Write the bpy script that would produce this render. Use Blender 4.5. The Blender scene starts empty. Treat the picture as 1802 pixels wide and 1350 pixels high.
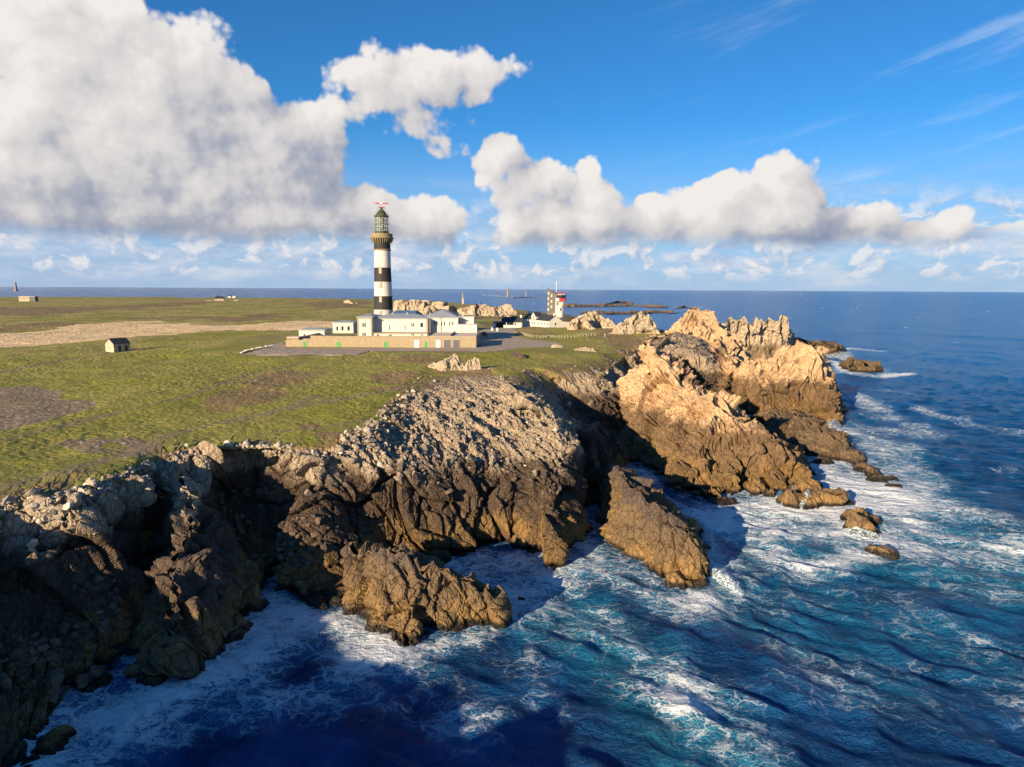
import bpy, math, random
import numpy as np
from mathutils import Matrix, Vector
R = math.radians
scene = bpy.context.scene
col = scene.collection
# ------------------------------------------------------------------ camera
F, CU, CV = 1200.0, 901.0, 675.0
CAMZ = 40.0
PITCH, ROLL = 7.9, 0.30
CM = Matrix.Rotation(R(90 - PITCH), 3, 'X') @ Matrix.Rotation(R(ROLL), 3, 'Z')
CMN = np.array(CM)
cam = bpy.data.objects.new('camera', bpy.data.cameras.new('camera'))
cam.data.sensor_width = 36; cam.data.lens = 36 * F / 1802
cam.data.clip_start = 1; cam.data.clip_end = 120000
cam.matrix_world = Matrix.Translation((0, 0, CAMZ)) @ CM.to_4x4()
col.objects.link(cam); scene.camera = cam
scene.view_settings.view_transform = 'Standard'; scene.view_settings.look = 'None'
scene.view_settings.gamma = 1; scene.view_settings.exposure = 1.0
scene.cycles.max_bounces = 4; scene.cycles.diffuse_bounces = 2; scene.cycles.glossy_bounces = 2; scene.cycles.transparent_max_bounces = 6
scene.cycles.adaptive_threshold = 0.03; scene.cycles.caustics_reflective = False; scene.cycles.caustics_refractive = False
# ------------------------------------------------------------------ projection helpers (photo pixel -> place)
def ray(u, v):
    return CMN @ np.array([(u - CU) / F, (CV - v) / F, -1.0])
def P(u, v, z=0.0):            # the point of elevation z seen at a pixel
    d = ray(u, v); t = (z - CAMZ) / d[2]
    return np.array([d[0] * t, d[1] * t, z])
def Q(u, v, y):                # the point at distance y seen at a pixel
    d = ray(u, v); t = y / d[1]
    return np.array([d[0] * t, y, CAMZ + d[2] * t])
def proj(p):
    q = (p - np.array([0, 0, CAMZ])) @ CMN
    w = np.maximum(-q[..., 2], 1.0)
    return np.stack([CU + F * q[..., 0] / w, CV - F * q[..., 1] / w], -1)
# ------------------------------------------------------------------ sun and sky
SUN_AZ, SUN_EL = (-0.60, -0.80), 15.5      # horizontal direction towards the sun
sl = math.hypot(*SUN_AZ)
SUND = Vector((SUN_AZ[0] / sl * math.cos(R(SUN_EL)), SUN_AZ[1] / sl * math.cos(R(SUN_EL)), math.sin(R(SUN_EL))))
sun = bpy.data.objects.new('sun', bpy.data.lights.new('sun', 'SUN'))
sun.data.energy = 4.8; sun.data.angle = R(0.5); sun.data.color = (1.0, 0.79, 0.53)
sun.rotation_euler = SUND.to_track_quat('Z', 'Y').to_euler(); col.objects.link(sun)

world = bpy.data.worlds.new('World'); scene.world = world; world.use_nodes = True
world.cycles.sampling_method = 'NONE'

class NT:
    """tiny helper to write node graphs as expressions"""
    def __init__(s, tree): s.t = tree
    def n(s, kind, **kw):
        nd = s.t.nodes.new(kind)
        for k, v in kw.items(): setattr(nd, k, v)
        return nd
    def link(s, a, b):
        if isinstance(a, (int, float)): b.default_value = a
        elif isinstance(a, (tuple, list)):
            b.default_value = (list(a) + [1.0])[:len(b.default_value)] if len(b.default_value) == 4 else a
        else: s.t.links.new(a, b)
    def m(s, op, a, b=0.0, c=0.0, clamp=False):
        nd = s.n('ShaderNodeMath', operation=op, use_clamp=clamp)
        s.link(a, nd.inputs[0]); s.link(b, nd.inputs[1])
        if len(nd.inputs) > 2: s.link(c, nd.inputs[2])
        return nd.outputs[0]
    def vm(s, op, a, b=(0, 0, 0), scale=None):
        nd = s.n('ShaderNodeVectorMath', operation=op)
        s.link(a, nd.inputs[0]); s.link(b, nd.inputs[1])
        if scale is not None: s.link(scale, nd.inputs['Scale'])
        return nd.outputs['Value'] if op in ('LENGTH', 'DOT_PRODUCT', 'DISTANCE') else nd.outputs[0]
    def mix(s, f, a, b, blend='MIX'):
        nd = s.n('ShaderNodeMix', data_type='RGBA', blend_type=blend)
        s.link(f, nd.inputs[0]); s.link(a, nd.inputs[6]); s.link(b, nd.inputs[7])
        return nd.outputs[2]
    def xyz(s, x, y, z=0.0):
        nd = s.n('ShaderNodeCombineXYZ')
        s.link(x, nd.inputs[0]); s.link(y, nd.inputs[1]); s.link(z, nd.inputs[2]); return nd.outputs[0]
    def sep(s, v):
        nd = s.n('ShaderNodeSeparateXYZ'); s.link(v, nd.inputs[0]); return nd.outputs
    def noise(s, vec, scale, detail=4, rough=0.55, dist=0.0, color=False, dims='3D'):
        nd = s.n('ShaderNodeTexNoise', noise_dimensions=dims)
        s.link(vec, nd.inputs['Vector']); s.link(scale, nd.inputs['Scale'])
        nd.inputs['Detail'].default_value = detail; nd.inputs['Roughness'].default_value = rough
        nd.inputs['Distortion'].default_value = dist
        return nd.outputs['Color' if color else 'Fac']
    def vor(s, vec, scale, feature='F1', detail=0, rough=0.5, smooth=0.5, out='Distance', dims='3D', rand=1.0):
        nd = s.n('ShaderNodeTexVoronoi', feature=feature, voronoi_dimensions=dims)
        s.link(vec, nd.inputs['Vector']); s.link(scale, nd.inputs['Scale'])
        nd.inputs['Detail'].default_value = detail; nd.inputs['Roughness'].default_value = rough
        nd.inputs['Randomness'].default_value = rand
        if 'Smoothness' in nd.inputs and feature == 'SMOOTH_F1': nd.inputs['Smoothness'].default_value = smooth
        return nd.outputs[out]
    def ss(s, x, lo, hi, a=0.0, b=1.0):
        nd = s.n('ShaderNodeMapRange', interpolation_type='SMOOTHSTEP')
        s.link(x, nd.inputs[0]); s.link(lo, nd.inputs[1]); s.link(hi, nd.inputs[2]); s.link(a, nd.inputs[3]); s.link(b, nd.inputs[4])
        return nd.outputs[0]
    def ramp(s, x, stops):
        nd = s.n('ShaderNodeValToRGB'); s.link(x, nd.inputs[0]); e = nd.color_ramp.elements
        while len(e) < len(stops): e.new(0.5)
        for i, (p, c) in enumerate(stops):
            e[i].position = p; e[i].color = (*c, 1)
        return nd.outputs[0]
    def attr(s, name):
        return s.n('ShaderNodeAttribute', attribute_name=name).outputs['Fac']

def azel(u, v):
    d = ray(u, v); d = d / np.linalg.norm(d)
    return math.atan2(d[0], d[1]), math.asin(d[2])

# cumulus masses: (pixel u, v, half width px, half height px, weight)
CLOUDS = [(150, 130, 170, 110, 1.1), (250, 405, 300, 80, 1.05), (480, 410, 260, 60, 1.0), (1250, 415, 190, 55, .9), (1000, 412, 110, 55, .95), (720, 415, 120, 45, .85), (40, 250, 330, 190, 1.1), (250, 130, 190, 150, 1.05), (120, 40, 230, 120, 1.0), (330, 300, 290, 130, 1.15), (500, 300, 150, 120, 1.05),
          (450, 190, 80, 60, .8), (560, 245, 75, 60, .75), (60, 370, 200, 70, .8), (650, 390, 130, 55, .8), (760, 390, 100, 50, .85), (450, 380, 240, 55, .85),
          (672, 160, 78, 78, .8), (745, 135, 105, 66, .9), (830, 130, 80, 50, .72), (740, 215, 90, 45, .6), (800, 255, 60, 30, .45),
          (960, 330, 90, 62, .9), (1040, 350, 72, 80, .95), (1000, 385, 110, 48, .95), (880, 290, 40, 48, .75), (1040, 285, 36, 36, .7),
          (1150, 370, 60, 52, .8), (1260, 375, 110, 62, .95), (1385, 350, 85, 66, .95), (1330, 400, 180, 45, .95), (1390, 315, 34, 32, .72), (1290, 345, 45, 35, .7),
          (1520, 395, 120, 46, .85), (1620, 405, 90, 38, .7), (1740, 428, 120, 22, .5), (1430, 420, 220, 26, .7)]
def build_world():
    nt = world.node_tree; nt.nodes.clear(); g = NT(nt)
    out = g.n('ShaderNodeOutputWorld'); bg = g.n('ShaderNodeBackground')
    sky = g.n('ShaderNodeTexSky', sky_type='NISHITA')
    sky.sun_disc = False; sky.sun_elevation = R(SUN_EL + 9); sky.sun_rotation = math.atan2(SUND.x, SUND.y)
    sky.altitude = 100; sky.air_density = 1.0; sky.dust_density = 0.15; sky.ozone_density = 3.0
    dirv = g.n('ShaderNodeTexCoord').outputs['Generated']
    x, y, z = g.sep(g.vm('NORMALIZE', dirv))
    az = g.m('ARCTAN2', x, y); el = g.m('ARCSINE', z)
    # density group
    grp = bpy.data.node_groups.new('cloud_density', 'ShaderNodeTree')
    grp.interface.new_socket('q', in_out='INPUT', socket_type='NodeSocketVector')
    grp.interface.new_socket('d', in_out='OUTPUT', socket_type='NodeSocketFloat')
    h = NT(grp); gi = h.n('NodeGroupInput').outputs[0]; go = h.n('NodeGroupOutput')
    wn = h.noise(gi, 5.0, 2, .55, color=True, dims='2D')
    w = h.vm('SCALE', h.vm('SUBTRACT', wn, (.5, .5, .5)), scale=0.10)
    q = h.vm('MULTIPLY', h.vm('ADD', gi, w), (1, 1, 0))
    tot = None
    for (u, v, a, b, wt) in CLOUDS:
        ca, ce = azel(u, v); a0, _ = azel(u + a, v); _, e0 = azel(u, v - b)
        ra, re = abs(a0 - ca), abs(e0 - ce)
        d = h.vm('MULTIPLY', h.vm('SUBTRACT', q, (ca, ce, 0)), (1 / ra, 1 / re, 0))
        # falls as 1 - r^2
        val = h.m('MULTIPLY', h.m('SUBTRACT', 1.0, h.m('POWER', h.vm('LENGTH', d), 2.0)), wt)
        tot = val if tot is None else h.m('SMOOTH_MAX', tot, val, 0.35)
    tot = h.m('MAXIMUM', tot, -1.2)
    bil = h.vor(gi, 13.0, 'F1', detail=3, rough=.6, dims='2D')
    fb = h.noise(gi, 11.0, 9, .62, dims='2D')
    d = h.m('ADD', h.m('MULTIPLY', h.m('SUBTRACT', .42, bil), .85), h.m('MULTIPLY', h.m('SUBTRACT', fb, .5), 1.15))
    h.link(h.m('ADD', h.m('MULTIPLY', h.m('ADD', tot, .32), 1.25), d), go.inputs[0])
    def dens(vec):
        nd = nt.nodes.new('ShaderNodeGroup'); nd.node_tree = grp; g.link(vec, nd.inputs[0]); return nd.outputs[0]
    qv = g.xyz(az, el, 0.37)
    d0 = dens(qv)
    d1 = dens(g.vm('ADD', qv, (-0.030, 0.022, 0)))
    d3 = dens(g.vm('ADD', qv, (-0.010, 0.009, 0)))
    d2 = dens(g.vm('ADD', qv, (-0.075, 0.075, 0)))
    alpha = g.ss(d0, 0.0, 0.42)
    # flat, soft cloud base
    base_n = g.m('MULTIPLY', g.m('SUBTRACT', g.noise(qv, 9.0, 5, .6), .5), .045)
    _, eb = azel(901, 438)
    alpha = g.m('MULTIPLY', alpha, g.ss(g.m('ADD', el, base_n), eb - .006, eb + .022))
    shade = g.m('ADD', g.m('ADD', g.m('MULTIPLY', g.m('SUBTRACT', d0, d1), .30), g.m('MULTIPLY', g.m('SUBTRACT', d0, d3), .12)), g.m('ADD', g.m('MULTIPLY', g.m('SUBTRACT', 1.05, d2), .085), g.m('MULTIPLY', g.m('SUBTRACT', g.noise(qv, 3.0, 6, .5), .50), 1.25)))
    low = g.ss(el, eb + .0, eb + .05, -.34, .05)
    sh = g.m('ADD', g.m('ADD', shade, low), .56)
    ccol = g.ramp(sh, [(.0, (.17, .205, .29)), (.28, (.27, .285, .335)), (.55, (.43, .415, .42)), (.80, (.51, .49, .48)), (1.0, (.58, .555, .535))])
    # thin streaky clouds low on the horizon and high cirrus
    sx, sy = g.m('MULTIPLY', az, 1.0), g.m('MULTIPLY', el, 4.2)
    band = g.noise(g.xyz(sx, sy, 2.1), 8.0, 8, .62)
    band2 = g.noise(g.xyz(g.m('MULTIPLY', az, 2.2), g.m('MULTIPLY', el, 5.0), 7.3), 7.0, 6, .6)
    lowmask = g.m('MULTIPLY', g.ss(el, .0, .035, .35, 1.0), g.ss(el, .07, .17, 1.0, 0.0))
    qs = g.xyz(g.m('MULTIPLY', az, 1.0), g.m('MULTIPLY', el, 1.35), 0.0); pf0 = g.noise(qs, 22.0, 7, .58, .3, dims='2D'); pf1 = g.noise(g.vm('ADD', qs, (-.008, .012, 0)), 22.0, 7, .58, .3, dims='2D')
    pa = g.m('MULTIPLY', g.ss(pf0, .49, .60), g.m('MULTIPLY', g.ss(el, .006, .03), g.ss(el, .09, .135, 1.0, 0.0)))
    pc_ = g.ramp(g.m('ADD', g.m('MULTIPLY', g.m('SUBTRACT', pf0, pf1), 3.2), .5), [(.25, (.28, .34, .46)), (.5, (.44, .46, .52)), (.8, (.62, .58, .56))])
    low_a = g.m('MULTIPLY', g.ss(band, .40, .66), lowmask)
    low_c = g.ramp(band2, [(.35, (.24, .33, .48)), (.52, (.42, .46, .54)), (.66, (.56, .54, .54))])
    cir = g.noise(g.xyz(g.m('MULTIPLY', az, 1.0), g.m('ADD', g.m('MULTIPLY', el, 7.0), g.m('MULTIPLY', az, -1.6)), 4.4), 4.0, 9, .62)
    cmask = g.m('MULTIPLY', g.ss(az, .10, .55), g.ss(el, .05, .12))
    cir_a = g.m('MULTIPLY', g.m('MULTIPLY', g.ss(cir, .52, .80), cmask), .35)
    skyc = g.mix(1.0, sky.outputs[0], (0.018, 0.056, 0.085), 'MULTIPLY')
    # pale marine haze just over the horizon
    hz = g.ss(el, -.02, .24, .88, 0.0)
    skyc = g.mix(hz, skyc, (.27, .345, .50))
    c = g.mix(cir_a, skyc, (.55, .60, .68))
    c = g.mix(g.m('MULTIPLY', low_a, .85), c, low_c)
    c = g.mix(g.m('MULTIPLY', pa, .65), c, pc_)
    c = g.mix(alpha, c, ccol)
    g.link(c, bg.inputs[0]); bg.inputs[1].default_value = 0.76
    g.link(bg.outputs[0], out.inputs[0])
build_world()

# ------------------------------------------------------------------ numpy noise
def _h(ix, iy, iz, seed):
    h = (ix.astype(np.uint32) * np.uint32(374761393) + iy.astype(np.uint32) * np.uint32(668265263)
         + iz.astype(np.uint32) * np.uint32(2147483647 - 1274126177) + np.uint32((seed * 40503 + 12345) & 0xffffffff))
    h ^= h >> np.uint32(13); h *= np.uint32(1274126177); h ^= h >> np.uint32(16); h *= np.uint32(2246822519); h ^= h >> np.uint32(13)
    return h
def _f(h): return (h & np.uint32(0xffffff)).astype(np.float32) / np.float32(0xffffff)
def _f2(h):
    h = h * np.uint32(747796405) + np.uint32(2891336453); h ^= h >> np.uint32(15); return _f(h)
def vnoise(p, seed=0):
    i = np.floor(p).astype(np.int32); f = (p - i).astype(np.float32); f = f * f * f * (f * (f * 6 - 15) + 10)
    r = 0
    for dx in (0, 1):
        wx = f[:, 0] if dx else 1 - f[:, 0]
        for dy in (0, 1):
            wy = f[:, 1] if dy else 1 - f[:, 1]
            for dz in (0, 1):
                wz = f[:, 2] if dz else 1 - f[:, 2]
                r = r + wx * wy * wz * _f(_h(i[:, 0] + dx, i[:, 1] + dy, i[:, 2] + dz, seed))
    return r * 2 - 1
def fbm(p, scale, octaves=4, seed=0, gain=.5):
    r = 0; a = 1.0; q = p / scale; t = 0
    for o in range(octaves):
        r = r + a * vnoise(q + 17.3 * o, seed + o); t += a; a *= gain; q = q * 2.03
    return r / t
def vor(p, seed=0):
    i = np.floor(p).astype(np.int32); n = len(p)
    F1 = np.full(n, 9, np.float32); F2 = np.full(n, 9, np.float32)
    H = np.zeros(n, np.uint32); V = np.zeros((n, 3), np.float32)
    for dx in (-1, 0, 1):
        for dy in (-1, 0, 1):
            for dz in (-1, 0, 1):
                cx, cy, cz = i[:, 0] + dx, i[:, 1] + dy, i[:, 2] + dz
                h = _h(cx, cy, cz, seed)
                h2 = h * np.uint32(2654435761); h3 = (h ^ (h >> np.uint32(7))) * np.uint32(1597334677)
                vx = p[:, 0] - cx - (.1 + .8 * _f(h)); vy = p[:, 1] - cy - (.1 + .8 * _f(h2 >> np.uint32(3))); vz = p[:, 2] - cz - (.1 + .8 * _f(h3 >> np.uint32(3)))
                d = vx * vx + vy * vy + vz * vz
                m = d < F1
                F2 = np.where(m, F1, np.minimum(F2, d)); F1 = np.where(m, d, F1)
                H[m] = h[m]; V[m, 0] = vx[m]; V[m, 1] = vy[m]; V[m, 2] = vz[m]
    return np.sqrt(F1), np.sqrt(F2), H, V
RT = np.array(Matrix.Rotation(R(14), 3, 'X') @ Matrix.Rotation(R(-17), 3, 'Y') @ Matrix.Rotation(R(25), 3, 'Z'), dtype=np.float32)
def facets(p, size, aniso=(1, 1, 1), seed=0, tilt=.55, step=.35, crack=.28, cw=.10):
    """blocky fractured-rock relief: every cell is its own tilted plane, cracks between"""
    q = (p.astype(np.float32) @ RT) / size
    w = np.stack([vnoise(q * .9 + 3.1, seed + 50), vnoise(q * .9 + 9.7, seed + 51), vnoise(q * .9 + 21.9, seed + 52)], -1)
    q = (q + .22 * w) * np.array(aniso, np.float32)
    F1, F2, H, V = vor(q, seed)
    a = _f2(H) * 2 - 1; b = _f2(H ^ np.uint32(0x5bd1e995)) * 2 - 1; c = _f2(H ^ np.uint32(0x1b873593)) * 2 - 1
    r = (V[:, 0] * a + V[:, 1] * b + V[:, 2] * c) * tilt * 1.6 + (_f(H) - .5) * step * 2
    r = r - np.clip(1 - (F2 - F1) / cw, 0, 1) * crack
    return r * size
def rock_disp(p, amp=1.0, levels=((7, .30), (3, .36), (1.3, .40), (.55, .35)), aniso=(1, 1, .45), seed=0):
    r = 0
    for i, (s, a) in enumerate(levels):
        r = r + a * facets(p, s, aniso, seed + 7 * i)
    return r * amp
def smooth(x, a, b):
    t = np.clip((x - a) / (b - a), 0, 1); return t * t * (3 - 2 * t)
# ------------------------------------------------------------------ mesh helpers
def fast_mesh(name, V, Fq, attrs=None, smooth_shade=False):
    me = bpy.data.meshes.new(name)
    V = np.ascontiguousarray(V, np.float32); Fq = np.ascontiguousarray(Fq, np.int32); k = Fq.shape[1]
    me.vertices.add(len(V)); me.vertices.foreach_set('co', V.ravel())
    me.loops.add(Fq.size); me.loops.foreach_set('vertex_index', Fq.ravel())
    me.polygons.add(len(Fq)); me.polygons.foreach_set('loop_start', np.arange(0, Fq.size, k, dtype=np.int32))
    me.polygons.foreach_set('loop_total', np.full(len(Fq), k, np.int32))
    me.polygons.foreach_set('use_smooth', np.full(len(Fq), smooth_shade))
    for an, av in (attrs or {}).items():
        at = me.attributes.new(an, 'FLOAT', 'POINT'); at.data.foreach_set('value', np.ascontiguousarray(av, np.float32))
    me.update(calc_edges=True); return me
def link(name, me, mat=None, parent=None, loc=None):
    o = bpy.data.objects.new(name, me); col.objects.link(o)
    if mat is not None: me.materials.append(mat)
    if parent is not None: o.parent = parent
    if loc is not None: o.location = loc
    return o
def tag(o, label=None, cat=None, group=None, kind=None):
    if label: o['label'] = label
    if cat: o['category'] = cat
    if group: o['group'] = group
    if kind: o['kind'] = kind
    return o
def grid_faces(nr, nc, closed=False):
    a = np.arange(nr * nc).reshape(nr, nc)
    if closed: a = np.concatenate([a, a[:, :1]], 1)
    return np.stack([a[:-1, :-1], a[:-1, 1:], a[1:, 1:], a[1:, :-1]], -1).reshape(-1, 4)
def catmull(A, n_per, closed=False, axis=0, ten=.5):
    A = np.moveaxis(np.asarray(A, float), axis, 0); n = len(A)
    if closed: idx = lambda i: A[i % n]; segs = n
    else: idx = lambda i: A[min(max(i, 0), n - 1)]; segs = n - 1
    out = []
    for i in range(segs):
        k = n_per[i]; t = (np.arange(k) / k).reshape((-1,) + (1,) * (A.ndim - 1))
        p0, p1, p2, p3 = idx(i - 1), idx(i), idx(i + 1), idx(i + 2)
        m1, m2 = ten * (p2 - p0), ten * (p3 - p1)
        out.append((2 * t**3 - 3 * t**2 + 1) * p1 + (t**3 - 2 * t**2 + t) * m1 + (-2 * t**3 + 3 * t**2) * p2 + (t**3 - t**2) * m2)
    if not closed: out.append(A[-1:])
    return np.moveaxis(np.concatenate(out), 0, axis)
def grid_normals(G, closed=False):
    if closed:
        ds = np.roll(G, -1, 1) - np.roll(G, 1, 1)
    else:
        ds = np.gradient(G, axis=1)
    dt = np.gradient(G, axis=0); n = np.cross(ds, dt); l = np.linalg.norm(n, axis=-1, keepdims=True)
    return n / np.maximum(l, 1e-9)
def counts(Pts, axis, px, lo=4, hi=260, closed=False):
    pr = proj(Pts)
    if closed and axis == 1: pr = np.concatenate([pr, pr[:, :1]], 1)
    d = np.linalg.norm(np.diff(pr, axis=axis), axis=-1)
    vis = (pr[..., 0] > -150) & (pr[..., 0] < 1950) & (pr[..., 1] < 1500)
    vv = np.maximum(np.take(vis, range(1, vis.shape[axis]), axis), np.take(vis, range(0, vis.shape[axis] - 1), axis))
    d = np.where(vv, d, d * .02); m = d.max(axis=1 - axis)
    return np.clip(np.ceil(m / px).astype(int), lo, hi)
# ------------------------------------------------------------------ ground height
_gp = [P(0, 864, 16.5), P(100, 860, 16.5), P(180, 840, 16.5), P(255, 808, 16), P(290, 788, 16.3), P(390, 780, 16.2), P(455, 780, 16), P(560, 776, 16), P(650, 768, 16),
       P(690, 735, 16.5), P(740, 680, 18), P(800, 648, 19), P(860, 650, 19.2), P(960, 648, 18.6), P(1040, 638, 18.6), P(1080, 622, 19.6),
       P(1110, 606, 20.3), P(0, 700, 17.5), P(0, 640, 18), P(250, 700, 17.6), P(450, 700, 17.7), P(600, 680, 18), P(450, 630, 19.2), P(200, 615, 18.5),
       P(0, 600, 18), P(0, 570, 17), P(250, 570, 17.5), P(300, 540, 17), P(500, 570, 18.5), P(500, 545, 18), P(0, 533, 14), P(200, 532, 15), P(420, 530, 18), P(560, 528, 20),
       P(505, 611, 20), P(840, 611, 20), P(700, 590, 20), P(850, 590, 20), P(900, 575, 20.3), P(960, 577, 21), P(1040, 578, 20.8), P(1000, 605, 20.2), P(930, 630, 19.3), P(900, 612, 20),
       P(1100, 578, 22), P(1140, 585, 22), P(1010, 556, 13), P(950, 552, 9), P(850, 548, 13), P(750, 556, 17), P(640, 545, 20),
       (-110, -130, 20), (-90, -60, 19), (-85, 0, 18), (-85, 42, 17.4), (-250, 60, 19), (-300, -100, 21), (-900, 300, 17), (60, 250, 21), (75, 320, 21), (90, 1000, 3), (-150, 1450, 12), (-900, 2000, 12), (-2200, 1800, 12), (-2200, 0, 14)]
_gp = np.array(_gp, float); _S = 300.0
def _tk(r2): return .5 * r2 * np.log(np.maximum(r2, 1e-9))
_X = _gp[:, :2] / _S; _n = len(_X)
_K = _tk(((_X[:, None] - _X[None]) ** 2).sum(-1)) + np.eye(_n) * 1e-4
_A = np.zeros((_n + 3, _n + 3)); _A[:_n, :_n] = _K; _A[:_n, _n] = 1; _A[:_n, _n + 1:] = _X; _A[_n:, :_n] = _A[:_n, _n:].T
_w = np.linalg.solve(_A, np.concatenate([_gp[:, 2], np.zeros(3)]))
def G(x, y):
    x = np.asarray(x, float); y = np.asarray(y, float); shp = x.shape; p = np.stack([x.ravel(), y.ravel()], -1) / _S; out = np.empty(len(p))
    for i in range(0, len(p), 60000):
        q = p[i:i + 60000]
        out[i:i + 60000] = _tk(((q[:, None] - _X[None]) ** 2).sum(-1)) @ _w[:_n] + _w[_n] + q @ _w[_n + 1:]
    x_, y_ = p[:, 0] * _S, p[:, 1] * _S
    k = smooth(np.maximum(np.abs(x_ + 42) / 56, np.abs(y_ - 262) / 42), 1.35, .98)
    return (np.clip(out, 1, 27) * (1 - k) + 20.0 * k).reshape(shp)
def g1(x, y): return float(G(np.array([x]), np.array([y]))[0])
def seg_dist(pt, poly, closed=True):
    """distance and inside flag of points to a polyline"""
    poly = np.asarray(poly, float); n = len(poly); m = n if closed else n - 1
    D = np.full(len(pt), 1e18); ins = np.zeros(len(pt), bool); x, y = pt[:, 0], pt[:, 1]
    for i in range(m):
        a, b = poly[i], poly[(i + 1) % n]; e = b - a; L = max(e @ e, 1e-9)
        t = np.clip(((x - a[0]) * e[0] + (y - a[1]) * e[1]) / L, 0, 1)
        D = np.minimum(D, (x - a[0] - t * e[0]) ** 2 + (y - a[1] - t * e[1]) ** 2)
        if closed and a[1] != b[1]:
            c = (a[1] > y) != (b[1] > y)
            ins ^= c & (x < (b[0] - a[0]) * (y - a[1]) / (b[1] - a[1]) + a[0])
    return np.sqrt(D), ins
def gpoly(pts, z=18.5):         # ground polygon from photo pixels
    return np.array([P(u, v, z)[:2] for u, v in pts])
ROADS = {
    'asphalt_road': gpoly([(470, 607), (500, 602.5), (506, 612), (600, 612), (838, 611.5), (839, 598), (843, 585), (868, 574), (905, 571), (915, 579), (900, 586), (908, 592), (935, 598), (985, 604), (992, 608), (960, 610), (915, 612), (880, 617), (838, 619), (660, 618), (510, 616), (470, 609.5)], 20),
    'concrete_apron': gpoly([(428, 624), (478, 613), (520, 617), (655, 619), (628, 625), (540, 625)], 19.6)}
ROADS['asphalt_road'] = ROADS['asphalt_road']
_road_all = list(ROADS.values())
def road_mask(pt):
    m = np.zeros(len(pt))
    for pl in _road_all:
        lo, hi = pl.min(0) - 4, pl.max(0) + 4
        k = (pt[:, 0] > lo[0]) & (pt[:, 0] < hi[0]) & (pt[:, 1] > lo[1]) & (pt[:, 1] < hi[1])
        if k.any():
            d, ins = seg_dist(pt[k], pl); m[k] = np.maximum(m[k], np.where(ins, 1, 1 - smooth(d, .3, 2.5)))
    return m
def ground_disp(x, y):
    p = np.stack([x, y, np.zeros_like(x)], -1)
    d = fbm(p, 26, 3, 5) * .75 + fbm(p, 6, 3, 9) * .30
    b = vor(p / 1.5 + .3 * np.stack([vnoise(p / 1.1, 3)] * 3, -1), 77)[0]
    t = (0.62 - b)
    patch = smooth(fbm(p, 22, 3, 44), -.25, .2)
    d = d + t * .26 * (.25 + .75 * patch) + fbm(p, .7, 2, 12) * .08
    cmp_ = smooth(np.maximum(np.abs(x + 42) / 56, np.abs(y - 262) / 42), .98, 1.2)
    return d * (1 - road_mask(p[:, :2])) * cmp_
def ground_z(x, y): return G(x, y) + ground_disp(x, y) - .12 * road_mask(np.stack([x, y], -1))
# ground cover masks (world polygons found from the photo)
REED = gpoly([(-60, 612), (-60, 590), (0, 588), (60, 584), (120, 573), (200, 568), (262, 566), (330, 573), (420, 575), (480, 571), (560, 567), (640, 567), (640, 586), (575, 584), (520, 587), (400, 583), (300, 589), (262, 596), (150, 604), (60, 610)], 18)
HEATH = [(gpoly(p, z), w) for p, z, w in [
    ([(-50, 545), (0, 541), (180, 541), (300, 533), (400, 533), (330, 541), (200, 548), (100, 556), (-50, 560)], 16, .9),
    ([(330, 563), (440, 556), (520, 555), (500, 564), (400, 569)], 18, .9),
    ([(220, 571), (235, 568.5), (270, 570), (262, 573), (228, 574)], 18, 1.4), ([(375, 576), (400, 575), (470, 577), (440, 581), (400, 580)], 18, 1.2),
    ([(520, 531), (640, 531), (640, 542), (560, 545)], 20, .7), ([(880, 548), (1010, 545), (1010, 562), (900, 562)], 12, 1.2),
    ([(700, 556), (900, 548), (900, 566), (830, 562)], 16, .7),
    ([(0, 575), (60, 566), (110, 566), (60, 578), (0, 586)], 18, .7), ([(1040, 585), (1150, 590), (1130, 612), (1060, 610)], 20, .8),
    ([(880, 622), (1000, 612), (1080, 612), (1060, 650), (940, 650)], 19, .45), ([(660, 700), (720, 640), (760, 640), (720, 700), (690, 750), (650, 760)], 17, .9),
    ([(400, 690), (470, 660), (560, 655), (540, 690), (450, 705)], 18, .8), ([(560, 600), (760, 628), (640, 640), (480, 630)], 19.5, .0)]]
BARE = [(gpoly(p, 17), w) for p, w in [([(-60, 690), (50, 680), (140, 690), (150, 715), (90, 745), (-60, 760)], 1.0), ([(190, 770), (230, 760), (300, 775), (260, 800), (200, 800)], .9),
    ([(120, 770), (190, 765), (200, 790), (130, 795)], .8), ([(400, 665), (510, 655), (520, 668), (430, 685)], .45), ([(250, 640), (330, 640), (300, 650)], .4)]]
PATHS = [(np.array([P(u, v, z)[:2] for u, v in pts]), w) for pts, z, w in [
    ([(-60, 662), (0, 652), (120, 632), (230, 618), (330, 609), (400, 607)], 18.3, 1.5), ([(-40, 860), (120, 820), (260, 775), (330, 750), (470, 725), (560, 712), (700, 690)], 17, 1.3),
    ([(0, 770), (150, 735), (330, 700), (420, 670), (560, 640), (640, 628)], 17.6, .9), ([(640, 628), (760, 626), (840, 622)], 19.5, 1.2),
    ([(300, 765), (350, 745), (450, 735), (560, 700)], 17, .7), ([(1000, 608), (1080, 606), (1140, 606)], 20.3, 1.1), ([(640, 742), (560, 752), (480, 760)], 16.4, .8),
    ([(0, 622), (100, 618), (190, 615)], 18.2, .8)]]
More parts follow.
